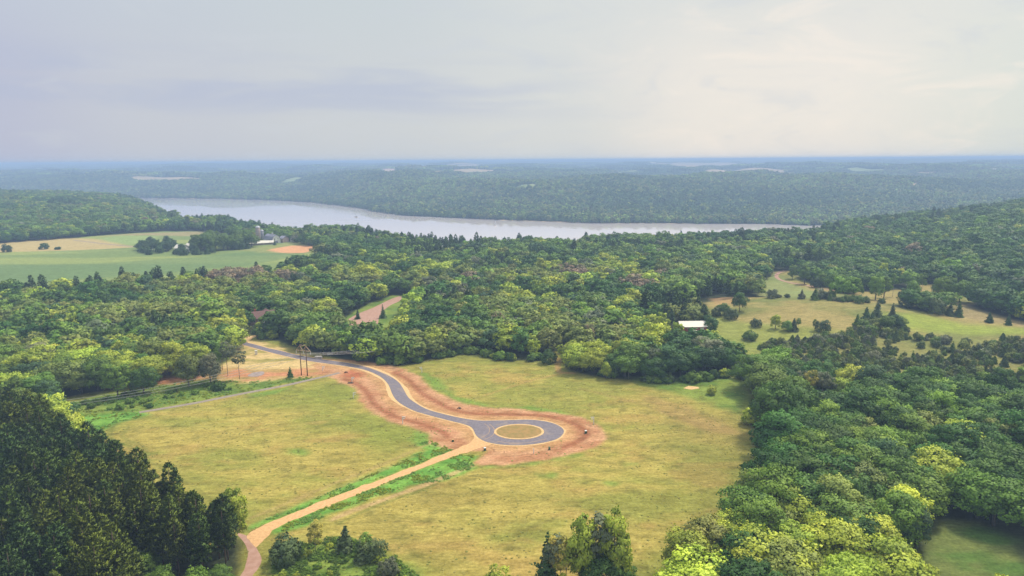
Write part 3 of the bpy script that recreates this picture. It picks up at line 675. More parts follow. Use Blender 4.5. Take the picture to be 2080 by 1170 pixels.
def broad_crown(name, seed, R=5.0, z0=3.2, z1=13.0, nc=38, per=120, size=0.55, flat=0.8, top=1.0, droop=0.0, cr=(0.26, 0.42), narrow=1.0, mat='leaf', hole=0.0):
    rng = np.random.default_rng(seed); zc = z0 + (z1 - z0) * 0.42; hz = (z1 - z0) / 2
    k = np.arange(nc) + 0.5; ph = k * 2.39996 + rng.uniform(0, 6.28); cz = 1 - 1.62 * k / nc       # down to -0.62
    sz = np.sqrt(np.clip(1 - cz ** 2, 0, 1)); D = np.stack((np.cos(ph) * sz, np.sin(ph) * sz, cz), 1) + rng.normal(0, 0.13, (nc, 3)); D = unit(D)
    lob = 1 + 0.22 * np.sin(ph * 2 + rng.uniform(0, 6)) * sz + rng.normal(0, 0.10, nc)
    rad = np.where(rng.random(nc) < 0.2, rng.uniform(0.45, 0.7, nc), rng.uniform(0.72, 0.92, nc)) * lob
    cen = np.stack((D[:, 0] * R * rad * narrow, D[:, 1] * R * rad * narrow, zc + np.where(D[:, 2] > 0, (z1 - zc) * 0.9, (zc - z0)) * D[:, 2] * rad * top), 1)
    cr_ = R * rng.uniform(cr[0], cr[1], nc)
    if hole: keep = rng.random(nc) > hole; cen, cr_, D = cen[keep], cr_[keep], D[keep]; nc = len(cen)
    idx = np.repeat(np.arange(nc), per); n = len(idx)
    d = unit(rng.normal(size=(n, 3)) + np.array([0, 0, 0.55]) + D[idx] * 0.6)
    pos = cen[idx] + d * cr_[idx][:, None] * rng.uniform(0.58, 1.12, (n, 1)) * np.array([1.08, 1.08, flat])
    # little twigs that break the outline
    tw = rng.random(n) < 0.10; pos[tw] += d[tw] * cr_[idx[tw]][:, None] * rng.uniform(0.1, 0.45, (tw.sum(), 1))
    nn = unit(d * 0.9 + rng.normal(0, 0.5, (n, 3)) + np.array([0, 0, 0.25]))
    s = size * rng.uniform(0.6, 1.35, n)
    V = cards(pos, nn, s, s * 0.85, rng)
    nv = unit(d * 0.7 + nn * 0.35 + D[idx] * 0.35)
    cl = rng.uniform(0, 1, nc); var = np.clip(0.7 * cl[idx] + 0.3 * rng.random(n), 0, 1)
    return to_mesh(name, V, nv, var, M[mat])

def tube(path, r0, r1, sides=6):
    P = np.asarray(path, float); n = len(P); V = []; Fc = []
    for i in range(n):
        t = unit(P[min(i + 1, n - 1)] - P[max(i - 1, 0)]); a = unit(np.cross(t, [0.31, 0.9, 0.2])); b = np.cross(t, a); r = r0 + (r1 - r0) * i / (n - 1)
        for k in range(sides):
            an = 2 * math.pi * k / sides; V.append(P[i] + (a * math.cos(an) + b * math.sin(an)) * r)
    for i in range(n - 1):
        for k in range(sides):
            Fc.append((i * sides + k, i * sides + (k + 1) % sides, (i + 1) * sides + (k + 1) % sides, (i + 1) * sides + k))
    Fc.append(tuple(range(sides))[::-1]); Fc.append(tuple((n - 1) * sides + k for k in range(sides)))
    return V, Fc

def join_tubes(name, lst, mat):
    V = []; Fc = []
    for path, r0, r1, s in lst:
        v, f = tube(path, r0, r1, s); o = len(V); V += v; Fc += [tuple(i + o for i in q) for q in f]
    return mesh_from(name, V, Fc, [mat], True)

def broad_trunk(name, seed, H_=9.0, r=0.28, spread=3.2, n=7, fork=0.35, mat='bark'):
    rng = np.random.default_rng(seed + 500); lean = rng.normal(0, 0.25, 2); L_ = []
    tr = [(0, 0, -0.4), (lean[0] * 0.3, lean[1] * 0.3, H_ * 0.35), (lean[0], lean[1], H_ * 0.65), (lean[0] * 1.3, lean[1] * 1.2, H_)]
    L_.append((tr, r * 1.25, r * 0.25, 8))
    for i in range(n):
        a = i * 2.4 + rng.uniform(0, 0.8); z = H_ * (fork + (0.85 - fork) * i / n); k = z / H_; sx, sy = lean * k; q = spread * rng.uniform(0.7, 1.1)
        L_.append(([(sx, sy, z), (sx + math.cos(a) * q * 0.45, sy + math.sin(a) * q * 0.45, z + 0.9 + q * 0.25), (sx + math.cos(a) * q, sy + math.sin(a) * q, z + 1.6 + q * 0.55)], r * 0.45, r * 0.1, 5))
    return join_tubes(name, L_, M[mat])

def pine_crown(name, seed, H_=20.0, zb=0.36, R=3.4, layers=15, tufts=44, cw=0.21, ch=0.62, mult=1.0):
    """tall pine: open whorls of upswept boughs carrying brushes of needles"""
    rng = np.random.default_rng(seed); C = []; Dd = []; S = []
    for l in range(layers):
        t = l / (layers - 1); z = H_ * (zb + (0.985 - zb) * t); prof = (1 - t) ** 0.50 * (0.55 + 0.45 * min(1, (t + 0.12) / 0.3)); r = R * max(prof, 0.09) * rng.uniform(0.85, 1.15)
        nb = max(3, int(6 * (0.5 + prof)))
        for k in range(nb):
            if rng.random() < 0.10: continue
            a = k * 2 * math.pi / nb + l * 0.8 + rng.normal(0, 0.18); rr = r * rng.uniform(0.7, 1.15); m = max(1, int(rr / 0.75))
            for j in range(m):
                q = (j + 1) / m; C.append((math.cos(a) * rr * q, math.sin(a) * rr * q, z - 0.25 * q + 0.75 * q * q + rng.normal(0, 0.12))); Dd.append((math.cos(a) * 0.8, math.sin(a) * 0.8, 0.75)); S.append(0.52 + 0.30 * q)
    C.append((0, 0, H_ * 0.995)); Dd.append((0, 0, 1)); S.append(0.7)
    C = np.array(C); Dd = unit(np.array(Dd)); S = np.array(S) * mult; idx = np.repeat(np.arange(len(C)), tufts); n = len(idx)
    d = unit(rng.normal(size=(n, 3)) * 0.75 + Dd[idx] * 0.9 + np.array([0, 0, 0.35]))
    base = C[idx] + rng.normal(0, 0.16, (n, 3)) * S[idx][:, None] * 1.6
    # each needle spray is a narrow blade pointing along d
    side = unit(np.cross(d, rng.normal(size=(n, 3)))); w = cw * rng.uniform(0.6, 1.3, n)[:, None]; h = (ch * S[idx] * rng.uniform(0.6, 1.2, n))[:, None]
    V = np.stack((base - side * w * 0.35, base + side * w * 0.35, base + d * h + side * w * 0.5, base + d * h * 1.08 - side * w * 0.4), 1)
    nv = unit(d * 0.8 + np.array([0, 0, 0.55]) + unit(C[idx] * np.array([1, 1, 0.0]) + 1e-6) * 0.3)
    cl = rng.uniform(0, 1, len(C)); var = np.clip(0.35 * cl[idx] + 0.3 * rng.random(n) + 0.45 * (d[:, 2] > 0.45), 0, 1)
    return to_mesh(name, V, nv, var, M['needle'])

def spruce_crown(name, seed, H_=11.0, R=2.6, zb=0.05, layers=19, dens=1.0):
    """spruce or fir: tiers of slightly drooping boughs with hanging sprays"""
    rng = np.random.default_rng(seed); P = []; D = []; cl = []
    for l in range(layers):
        t = l / (layers - 1); z = H_ * (zb + (0.97 - zb) * t); r = R * (1 - t) ** 0.9 * rng.uniform(0.82, 1.15) + 0.12; nb = max(4, int(10 * (1 - t) + 3))
        for k in range(nb):
            if rng.random() < 0.12: continue
            a = k * 6.283 / nb + l * 0.9 + rng.normal(0, 0.15); rr = r * rng.uniform(0.65, 1.2); m = int(max(3, rr * 13 * dens)); s = rng.random(m) ** 0.7; c = rng.random()
            P.append(np.stack((np.cos(a) * rr * s + rng.normal(0, 0.10 + 0.10 * rr, m) * np.sin(a), np.sin(a) * rr * s - rng.normal(0, 0.10 + 0.10 * rr, m) * np.cos(a), z - 0.20 * rr * s + 0.12 * rr * s * s + rng.normal(0, 0.06, m)), 1))
            D.append(np.tile([math.cos(a), math.sin(a), 0.9], (m, 1))); cl.append(np.full(m, c))
    P = np.concatenate(P); D = unit(np.concatenate(D)); cl = np.concatenate(cl); n = len(P); nn = unit(D + rng.normal(0, 0.45, (n, 3))); s = rng.uniform(0.22, 0.5, n)
    return to_mesh(name, cards(P, nn, s, s * 1.1, rng), unit(D + nn * 0.4), 0.6 * cl + 0.4 * rng.random(n), M['needle'])

def pine_trunk(name, seed, H_=20.0, zb=0.36, R=3.2, boughs=16):
    rng = np.random.default_rng(seed + 900); L_ = [([(0, 0, -0.4), (0.05, 0, H_ * 0.4), (0.1, 0.05, H_ * 0.75), (0.05, 0, H_ * 0.98)], 0.24, 0.05, 7)]
    for i in range(boughs):
        t = i / boughs; z = H_ * (zb * 0.75 + (0.9 - zb * 0.75) * t); a = i * 2.4; r = R * (1 - t) ** 0.6 * (0.75 if i > 3 else 0.45)
        L_.append(([(0, 0, z), (math.cos(a) * r * 0.5, math.sin(a) * r * 0.5, z - 0.1), (math.cos(a) * r, math.sin(a) * r, z + 0.5)], 0.055, 0.02, 4))
    return join_tubes(name, L_, M['pinebark'])

def conic_crown(name, seed, H_=7.0, R=2.0, z0=0.3, n=2600, size=0.34, power=0.8, ragged=0.18, mat='needle', round_=0.0):
    """dense conifer or juniper: layered, ragged cone"""
    rng = np.random.default_rng(seed); t = rng.random(n) ** 1.25; a = rng.uniform(0, 6.283, n)
    prof = (1 - t) ** power * (1 - round_) + round_ * np.sqrt(np.clip(1 - (2 * t - 0.72) ** 2 / 1.7, 0, 1)) * (1 - t ** 4)
    lay = 1 + ragged * np.sin(t * 42 + a * 1.0) * 0.6 + ragged * (vnoise(a * 2.2 + 5, t * 11, seed) - 0.5) * 2.4
    r = R * prof * lay * rng.uniform(0.72, 1.05, n) + 0.04
    pos = np.stack((np.cos(a) * r, np.sin(a) * r, z0 + (H_ - z0) * t), 1)
    d = unit(np.stack((np.cos(a), np.sin(a), np.full(n, 0.55)), 1)); nn = unit(d + rng.normal(0, 0.5, (n, 3)))
    s = size * rng.uniform(0.6, 1.4, n); V = cards(pos, nn, s * 0.7, s * 1.3, rng)
    return to_mesh(name, V, unit(d + nn * 0.4), np.clip(0.5 * vnoise(a * 3, t * 14, seed + 3) + 0.5 * rng.random(n), 0, 1), M[mat])

def straight_trunk(name, H_, r=0.12, mat='bark', limbs=0, seed=0, spread=1.2):
    rng = np.random.default_rng(seed + 70); L_ = [([(0, 0, -0.3), (0.03 * H_ * 0.3, 0, H_ * 0.5), (0.02, 0.05, H_)], r, r * 0.25, 6)]
    for i in range(limbs):
        z = H_ * (0.35 + 0.6 * i / limbs); a = i * 2.4 + rng.uniform(0, 1); q = spread * rng.uniform(0.6, 1.2)
        L_.append(([(0, 0, z), (math.cos(a) * q * 0.5, math.sin(a) * q * 0.5, z + q * 0.6), (math.cos(a) * q, math.sin(a) * q, z + q * 1.5)], r * 0.4, 0.015, 4))
    return join_tubes(name, L_, M[mat])

PROTO = {}
for i in range(10):
    f = [0.8, 0.65, 0.95, 0.75, 0.7, 0.85, 0.6, 0.8, 0.9, 0.7][i]; tall = [13, 11.5, 14.5, 12.5, 15, 12, 11, 13.5, 14, 12.5][i]; R_ = [5.0, 5.4, 4.6, 5.2, 4.4, 5.6, 5.2, 4.8, 4.4, 5.0][i]
    PROTO['broad', i] = (broad_crown('crown', 100 + i, R_, 2.4, tall, 42, 150, 0.43, f), broad_trunk('trunk', i, tall * 0.72, 0.27, R_ * 0.65))
for i in range(5):
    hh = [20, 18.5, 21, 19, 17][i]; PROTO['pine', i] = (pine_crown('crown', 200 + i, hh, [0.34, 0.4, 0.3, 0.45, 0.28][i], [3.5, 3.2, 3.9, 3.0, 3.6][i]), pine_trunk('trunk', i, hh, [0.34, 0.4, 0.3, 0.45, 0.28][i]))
for i in range(3): PROTO['spruce', i] = (spruce_crown('crown', 300 + i, [11, 9, 12.5][i], [2.6, 2.4, 2.8][i]), straight_trunk('trunk', [10, 8, 11][i], 0.16))
for i in range(5): PROTO['cedar', i] = ((spruce_crown('crown', 320 + i, [5.4, 0, 6.3, 0, 0][i], [1.9, 0, 1.8, 0, 0][i], 0.03, 13, 1.7) if i in (0, 2) else broad_crown('crown', 320 + i, [0, 2.2, 0, 2.5, 2.1][i], -0.3, [0, 4.3, 0, 4.6, 3.4][i], 22, 110, 0.30, 1.25, cr=(0.26, 0.45), mat='needle')), straight_trunk('trunk', 3.5, 0.12))
for i in range(4): PROTO['aspen', i] = (broad_crown('crown', 340 + i, 2.3, [5.5, 3.5, 6, 4][i], [14, 13, 15, 11.5][i], 26, 75, 0.40, 0.9, cr=(0.3, 0.5), hole=0.2), straight_trunk('trunk', [13, 12, 14, 10.5][i], 0.13, 'palebark', 9, i))
for i in range(4): PROTO['cottonwood', i] = (broad_crown('crown', 360 + i, 3.4, 1.6, [13, 14.5, 12, 11][i], 34, 95, 0.5, 1.0, cr=(0.28, 0.44)), broad_trunk('trunk', 30 + i, 10, 0.25, 2.2, 7, 0.2))
for i in range(5): PROTO['shrub', i] = (broad_crown('crown', 380 + i, 1.7, 0.0, [2.4, 1.9, 2.8, 2.1, 2.5][i], 16, 85, 0.30, 0.85, cr=(0.3, 0.48)), straight_trunk('trunk', 1.6, 0.05, 'bark', 6, i, 0.8))

# light versions used in the masses of woodland
LOD = {}
for i in range(8): LOD['broad', i] = broad_crown('crown_mid', 500 + i, [5, 5.4, 4.6, 5.2, 4.6, 5.6, 5.0, 5.3][i], 1.8, [12, 11, 13.5, 12, 14, 11.5, 12.5, 11][i], 30, 40, 0.95, 0.85, cr=(0.27, 0.42))
for i in range(3): LOD['pine', i] = pine_crown('pine_mid', 520 + i, [19, 17.5, 20][i], 0.25, 3.6, 11, 9, 0.65, 1.35, 1.1)
for i in range(2): LOD['poplar', i] = broad_crown('poplar_mid', 530 + i, 3.4, 1.4, [13, 14.5][i], 22, 34, 0.95, 1.0)
for i in range(3): LOD['cedar', i] = conic_crown('cedar_mid', 540 + i, [4.5, 5.5, 3.6][i], [1.9, 1.8, 2.1][i], 0.0, 620, 0.7, 0.7, 0.3, round_=0.5)
for i in range(6): LOD['far', i] = broad_crown('far_crown', 550 + i, [6.5, 7, 6, 7.2, 6.4, 5.6][i], 0.5, [11, 12, 13, 11.5, 12.5, 15][i], 13, 13, 2.6, 0.85, cr=(0.3, 0.46))
def patch(seed):
    rng = np.random.default_rng(seed); Vs = []; Ns = []; vr = []
    for k in range(34):
        a = rng.uniform(0, 6.283); r = 42 * math.sqrt(rng.random()); c = np.array([math.cos(a) * r, math.sin(a) * r, rng.uniform(4, 9)]); n = 9
        d = unit(rng.normal(size=(n, 3)) + np.array([0, 0, 0.7])); p = c + d * np.array([7.5, 7.5, 5.0]); nn = unit(d + rng.normal(0, 0.3, (n, 3)))
        Vs.append(cards(p, nn, 8.0, 7.0, rng)); Ns.append(d); vr.append(np.full(n, rng.random()))
    return to_mesh('far_patch', np.concatenate(Vs), np.concatenate(Ns), np.concatenate(vr), M['leaf'])
for i in range(4): LOD['patch', i] = patch(560 + i)
for i in range(4): LOD['weed', i] = broad_crown('weed', 570 + i, 0.8, 0.0, [0.8, 1.0, 0.65, 0.9][i], 7, 22, 0.28, 0.8, mat='weed')

TINTS = {'deep green': (0.048, 0.118, 0.017), 'dark green': (0.073, 0.146, 0.022), 'mid green': (0.117, 0.193, 0.028), 'leaf green': (0.155, 0.253, 0.031), 'olive green': (0.190, 0.226, 0.048),
         'yellow-green': (0.325, 0.385, 0.042), 'blue-green': (0.066, 0.123, 0.044), 'greyish green': (0.168, 0.187, 0.100), 'brownish': (0.235, 0.182, 0.110), 'orange': (0.560, 0.198, 0.053),
         'weed green': (0.26, 0.42, 0.085), 'pine green': (0.059, 0.102, 0.013), 'bluish pine green': (0.062, 0.118, 0.025), 'olive pine green': (0.097, 0.134, 0.013), 'juniper green': (0.078, 0.110, 0.046), 'golden': (0.381, 0.330, 0.063)}
TINTS['juniper green'] = (0.095, 0.135, 0.045); TINTS['pine green'] = tuple(1.15 * v for v in TINTS['pine green']); TINTS['olive pine green'] = tuple(1.15 * v for v in TINTS['olive pine green'])
TN = list(TINTS)

def scatter_object(name, pts, keys, kidx, rot, scl, tint, label=None):
    """one mass of plants nobody could count: a single object, its plants set on points"""
    me = bpy.data.meshes.new(name); me.vertices.add(len(pts)); me.vertices.foreach_set('co', np.asarray(pts, np.float32).ravel())
    for nm, ty, arr in (('pick', 'INT', np.asarray(kidx, np.int32)), ('turn', 'FLOAT', np.asarray(rot, np.float32))):
        a = me.attributes.new(nm, ty, 'POINT'); a.data.foreach_set('value', arr)
    a = me.attributes.new('size', 'FLOAT_VECTOR', 'POINT'); a.data.foreach_set('vector', np.asarray(scl, np.float32).ravel())
    a = me.attributes.new('tint', 'FLOAT_COLOR', 'POINT'); a.data.foreach_set('color', np.concatenate((tint, np.ones((len(pts), 1))), 1).astype(np.float32).ravel())
    c = bpy.data.collections.new(name + '_plants')
    for i, k in enumerate(keys): o = bpy.data.objects.new('%s_plant_%02d' % (name, i), LOD[k]); c.objects.link(o)
    ob = link(name, me); ng = bpy.data.node_groups.new(name, 'GeometryNodeTree')
    ng.interface.new_socket('Geometry', in_out='INPUT', socket_type='NodeSocketGeometry'); ng.interface.new_socket('Geometry', in_out='OUTPUT', socket_type='NodeSocketGeometry')
    gi = ng.nodes.new('NodeGroupInput'); go = ng.nodes.new('NodeGroupOutput'); ip = ng.nodes.new('GeometryNodeInstanceOnPoints'); ci = ng.nodes.new('GeometryNodeCollectionInfo')
    ci.inputs['Collection'].default_value = c; ci.inputs['Separate Children'].default_value = True; ci.inputs['Reset Children'].default_value = True
    def na(nm, ty):
        n = ng.nodes.new('GeometryNodeInputNamedAttribute'); n.data_type = ty; n.inputs['Name'].default_value = nm; return n.outputs['Attribute']
    cx = ng.nodes.new('ShaderNodeCombineXYZ'); ng.links.new(na('turn', 'FLOAT'), cx.inputs[2])
    ng.links.new(gi.outputs[0], ip.inputs['Points']); ng.links.new(ci.outputs[0], ip.inputs['Instance']); ip.inputs['Pick Instance'].default_value = True
    ng.links.new(na('pick', 'INT'), ip.inputs['Instance Index']); ng.links.new(cx.outputs[0], ip.inputs['Rotation']); ng.links.new(na('size', 'FLOAT_VECTOR'), ip.inputs['Scale'])
    ng.links.new(ip.outputs[0], go.inputs[0]); md = ob.modifiers.new('scatter', 'NODES'); md.node_group = ng
    return tag(ob, label, None, None, 'stuff')

HIDE = bpy.data.collections.new('spare')          # nothing is linked here; keeps prototypes out of the scene
def plant(kind, v, x, y, height=1.0, tint='mid green', label=None, cat=None, name=None, group=None, z=None, rot=None, wide=1.0):
    me_c, me_t = PROTO[kind, v]; zz = float(H(x, y)) if z is None else z
    nm = name or {'broad': 'broadleaf_tree', 'pine': 'pine_tree', 'spruce': 'spruce_tree', 'cedar': 'cedar_tree', 'aspen': 'aspen_tree', 'cottonwood': 'cottonwood_tree', 'shrub': 'shrub'}[kind]
    o = thing(nm, label, cat or {'shrub': 'shrub'}.get(kind, 'tree'), (x, y, zz - 0.05), random.uniform(0, 6.283) if rot is None else rot, group)
    o.scale = (height * wide, height * wide, height)
    c = link('crown', me_c, o); link('trunk' if kind != 'shrub' else 'stem', me_t, o)
    t = TINTS[tint] if isinstance(tint, str) else tint; j = random.uniform(0.85, 1.18); c['tint'] = [t[0] * j * random.uniform(0.94, 1.06), t[1] * j, t[2] * j]
    return o

def free(x, y, pad=0.0):
    r = np.ones(np.shape(x), bool)
    for P in NOTREE:
        r &= ~inside(x, y, P)
        if pad:
            m = r & (x > P[:, 0].min() - pad) & (x < P[:, 0].max() + pad) & (y > P[:, 1].min() - pad) & (y < P[:, 1].max() + pad)
            if m.any(): d = dist_poly(x[m], y[m], P); q = r[m]; q &= d > pad; r[m] = q
    return r

def jgrid(x0, x1, y0, y1, s, seed, jit=0.42):
    rng = np.random.default_rng(seed); gx = np.arange(x0, x1, s); gy = np.arange(y0, y1, s * 0.87); X, Y = np.meshgrid(gx, gy); X = X + (np.arange(len(gy)) % 2)[:, None] * s / 2
    X = X + rng.uniform(-jit, jit, X.shape) * s; Y = Y + rng.uniform(-jit, jit, Y.shape) * s; return X.ravel(), Y.ravel()

HOUSES = []      # (x, y, r): kept clear of trees
def keep_clear(px, py, r, hz=0): x, y = at(px, py, hz); HOUSES.append((x, y, r)); return x, y
BH = keep_clear(541, 655, 14); keep_clear(541, 660, 10); keep_clear(267, 672, 9); keep_clear(866, 690, 4); REDB = keep_clear(1405, 672, 10); keep_clear(1408, 682, 11); keep_clear(1388, 690, 10); keep_clear(1424, 690, 10); keep_clear(1392, 703, 9); keep_clear(1420, 703, 9); keep_clear(1407, 692, 9); keep_clear(1410, 701, 7); keep_clear(540, 671, 9); keep_clear(539, 682, 8); keep_clear(268, 684, 8); keep_clear(1650, 824, 8); keep_clear(1652, 838, 7); keep_clear(864, 700, 4); keep_clear(1842, 562, 11); keep_clear(18, 633, 7)
keep_clear(1843, 572, 9)
def clear_of_houses(x, y):
    r = np.ones(np.shape(x), bool)
    for a, b, c in HOUSES: r &= np.hypot(x - a, y - b) > c
    return r

# named woods, used for the labels
def proj(x, y, z):
    """where a ground point falls, as a share of the frame; only used to drop what the frame cannot show"""
    v = CR.T @ np.array([x, y, z - CAM_H]); return 1040 + F * v[0] / -v[2], 585 - F * v[1] / -v[2]
def where(x, y):
    px, py = proj(x, y, 0)
    if x > 40 and y < 300: return 'in the big wood right of the meadow'
    if x > 60 and y < 420 and px > 1500: return 'in the right-hand wood below the rolling field'
    if px < 520 and y < 420: return 'in the wood above the left power line'
    if px < 950: return 'in the wood behind the new road'
    if px < 1530: return 'in the wood along the back of the meadow'
    return 'in the woods beyond the rolling field'

# ---- candidates for all woodland on this side of the river
cx1, cy1 = jgrid(-420, 420, 92, 430, 9.0, 1); cx2, cy2 = jgrid(-1700, 1500, 430, 1900, 10.8, 2)
cx = np.concatenate((cx1, cx2)); cy = np.concatenate((cy1, cy2))
u_ = cx / cy; yb_ = np.interp(u_, NU, NY)
m = (np.abs(cx) < 0.80 * cy + 45) & (cy < yb_ + 25) & ~inside(cx, cy, PINES)
cx, cy = cx[m], cy[m]; m = free(cx, cy, 1.8) & clear_of_houses(cx, cy); cx, cy = cx[m], cy[m]
rng = np.random.default_rng(11); n = len(cx); yb_ = np.interp(cx / cy, NU, NY)
# species and colour drift together in clumps
na_ = fbm(cx, cy, 38, 201, 3); nb_ = fbm(cx, cy, 24, 202, 3); nc_ = fbm(cx, cy, 90, 203, 3); jr = rng.random(n)
back = sstep(cy, 650, 1000)
tint = np.zeros(n, int)
q = na_ + (jr - 0.5) * 0.30
tint[:] = TN.index('mid green')
tint[q < 0.42] = TN.index('dark green'); tint[q < 0.335] = TN.index('deep green'); tint[q > 0.55] = TN.index('leaf green'); tint[q > 0.62] = TN.index('olive green')
bright = (nb_ + (jr - 0.5) * 0.22 > 0.63); tint[bright] = TN.index('yellow-green')
rr_ = rng.random(n); tint[(rr_ < 0.03)] = TN.index('greyish green'); tint[(rr_ > 0.994)] = TN.index('brownish'); tint[(rr_ > 0.93) & (rr_ < 0.975)] = TN.index('blue-green')
# the lower right corner of the wood is brightest, the middle of it deep green
PX = np.array([proj(a, b, 10) for a, b in zip(cx, cy)])
lowr = (PX[:, 0] > 1330) & (PX[:, 1] > 1000) & (PX[:, 1] + 0.22 * (PX[:, 0] - 1500) > 1030); k = lowr & (rng.random(n) < 0.75); tint[k] = np.where(rng.random(k.sum()) < 0.75, TN.index('yellow-green'), TN.index('olive green'))
midr = (PX[:, 0] > 1550) & (PX[:, 1] > 720) & ~lowr; k = midr & (rng.random(n) < 0.72); tint[k] = np.where(rng.random(k.sum()) < 0.55, TN.index('dark green'), np.where(rng.random(k.sum()) < 0.5, TN.index('deep green'), TN.index('leaf green')))
leftb = (PX[:, 0] < 900) & (PX[:, 1] > 540) & (PX[:, 1] < 740); k = leftb & (nb_ > 0.50) & (rng.random(n) < 0.6); tint[k] = np.where(rng.random(k.sum()) < 0.6, TN.index('yellow-green'), TN.index('olive green'))
pale = (PX[:, 0] > 1360) & (PX[:, 0] < 1980) & (PX[:, 1] > 528) & (PX[:, 1] < 606) & (cy < 660); k = pale & (rng.random(n) < 0.6); tint[k] = np.where(rng.random(k.sum()) < 0.7, TN.index('leaf green'), TN.index('olive green'))
fardull = (cy > 620); k = fardull & (tint == TN.index('yellow-green')) & (rng.random(n) < 0.75); tint[k] = TN.index('leaf green'); k = fardull & (tint == TN.index('olive green')) & (rng.random(n) < 0.6); tint[k] = TN.index('mid green'); tint[(cy < 430) & (tint == TN.index('brownish'))] = TN.index('olive green')
hill = (PX[:, 0] > 1640) & (cy > 430); k = hill & (rng.random(n) < 0.6); tint[k] = TN.index('dark green')
conif = ((nc_ > 0.65) & (cy > 380) & (rng.random(n) < 0.7)) | ((cy > yb_ - 120) & (rng.random(n) < 0.24)) | ((dist_poly(cx, cy, FARM) < 26) & (cy < 700) & (rng.random(n) < 0.75)) | \
        (inside(cx, cy, wpoly([(848, 628), (985, 622), (985, 590, 15), (848, 590, 15)])))
for (px, py, rad_, tn) in ((512, 548, 9, 'orange'), (475, 552, 20, 'brownish'), (1290, 573, 13, 'brownish'), (1165, 548, 12, 'brownish'), (590, 552, 11, 'brownish'), (300, 445, 12, 'brownish'), (1180, 460, 10, 'greyish green')):
    xx, yy = at(px, py, 10); tint[np.hypot(cx - xx, (cy - yy) * 0.6) < rad_] = TN.index(tn); conif[np.hypot(cx - xx, cy - yy) < rad_] = False
depth = cy; vis = (PX[:, 0] > -30) & (PX[:, 0] < 2110) & (PX[:, 1] < 1200)
order = np.argsort(np.where(vis & ~conif, depth, 1e6)); single = np.zeros(n, bool); single[order[:262]] = True
tvar = np.array([TINTS[t] for t in TN])
j = rng.uniform(0.84, 1.18, n)[:, None]; tint[lowr & (tint == TN.index('greyish green'))] = TN.index('leaf green'); j = j * 1.12
tcol = tvar[tint] * j * rng.uniform(0.93, 1.07, (n, 3))
ht = rng.uniform(0.78, 1.18, n) * np.where(rng.random(n) < 0.08, 1.18, 1.0)
mass = ~single & ((cy > 250) | vis)
kk = np.where(conif, 8 + rng.integers(0, 3, n), rng.integers(0, 8, n)); pop = (~conif) & (tint == TN.index('yellow-green')) & (rng.random(n) < 0.35); kk[pop] = 11 + rng.integers(0, 2, pop.sum())
tcol[conif] = np.array([TINTS['bluish pine green']]) * rng.uniform(0.8, 1.3, (conif.sum(), 1))
keys = [('broad', i) for i in range(8)] + [('pine', i) for i in range(3)] + [('poplar', i) for i in range(2)]
idx = np.where(mass)[0]; hs = np.where(conif, ht * 0.7, ht)[idx]; ws = hs * rng.uniform(1.08, 1.38, len(idx)); ws = np.where(kk[idx] > 7, ws * 0.85, ws)
scatter_object('woodland', np.stack((cx[idx], cy[idx], H(cx[idx], cy[idx]) - 0.3), 1), keys, kk[idx], rng.uniform(0, 6.283, len(idx)), np.stack((ws, ws, hs), 1), tcol[idx])
print('woodland', len(idx))
SIZEW = lambda h: 'tall' if h > 1.08 else ('small' if h < 0.88 else 'mid-height')
FORMS = ['round-topped', 'broad, flat-topped', 'narrow-crowned', 'spreading', 'high-crowned', 'wide, low-crowned', 'domed', 'oval-crowned', 'upright', 'loose-crowned']
for i in np.where(single)[0]:
    v = int(rng.integers(0, 10)); tn = TN[tint[i]]; w = where(cx[i], cy[i])
    plant('broad', v, cx[i], cy[i], ht[i], tuple(tcol[i]), f'{SIZEW(ht[i])} {FORMS[v]} {tn} tree {w}', 'tree', group=f'{SIZEW(ht[i])} {FORMS[v]} {tn} trees {w}', wide=rng.uniform(1.12, 1.4))

# ---- the pine stand at lower left
px_, py_ = jgrid(-330, -40, 86, 300, 4.7, 5, 0.36); GLADE = wpoly([(275, 1185), (465, 1170), (480, 1330), (270, 1330)]); GLADE2 = wpoly([(464, 1080), (520, 1035), (520, 1300), (466, 1300)])
m = inside(px_, py_, PINES) & ~inside(px_, py_, GLADE) & ~inside(px_, py_, GLADE2); px_, py_ = px_[m], py_[m]
P2 = np.array([proj(a, b, 17) for a, b in zip(px_, py_)]); m = (P2[:, 0] > -25) & (P2[:, 1] < 1190); px_, py_, P2 = px_[m], py_[m], P2[m]
o_ = np.argsort(np.hypot(px_, py_)); o_ = o_[:290]
npn = fbm(px_, py_, 22, 301, 3); fr = np.array([dist_poly(px_[i:i + 1], py_[i:i + 1], PINES)[0] for i in range(len(px_))])
rest = np.setdiff1d(np.arange(len(px_)), o_)
for i in o_:
    v = int(rng.integers(0, 5)); tn = 'bluish pine green' if npn[i] > 0.56 else ('olive pine green' if npn[i] < 0.46 else 'pine green'); h = rng.uniform(0.72, 1.10); e = 'at the edge of' if fr[i] < 6 else 'inside'
    lb = f'{["tall", "slender", "large", "bare-stemmed", "full"][v]} {tn.replace(" pine green", "").replace("pine green", "dark green")} pine {e} the dense stand left of the lane'
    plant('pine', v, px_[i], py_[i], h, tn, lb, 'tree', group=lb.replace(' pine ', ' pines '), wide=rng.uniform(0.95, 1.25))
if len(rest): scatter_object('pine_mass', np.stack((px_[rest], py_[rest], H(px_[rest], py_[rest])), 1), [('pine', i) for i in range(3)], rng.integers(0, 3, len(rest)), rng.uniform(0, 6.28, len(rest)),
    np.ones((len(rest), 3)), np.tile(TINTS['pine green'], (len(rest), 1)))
print('pines', len(o_), 'rest', len(rest))

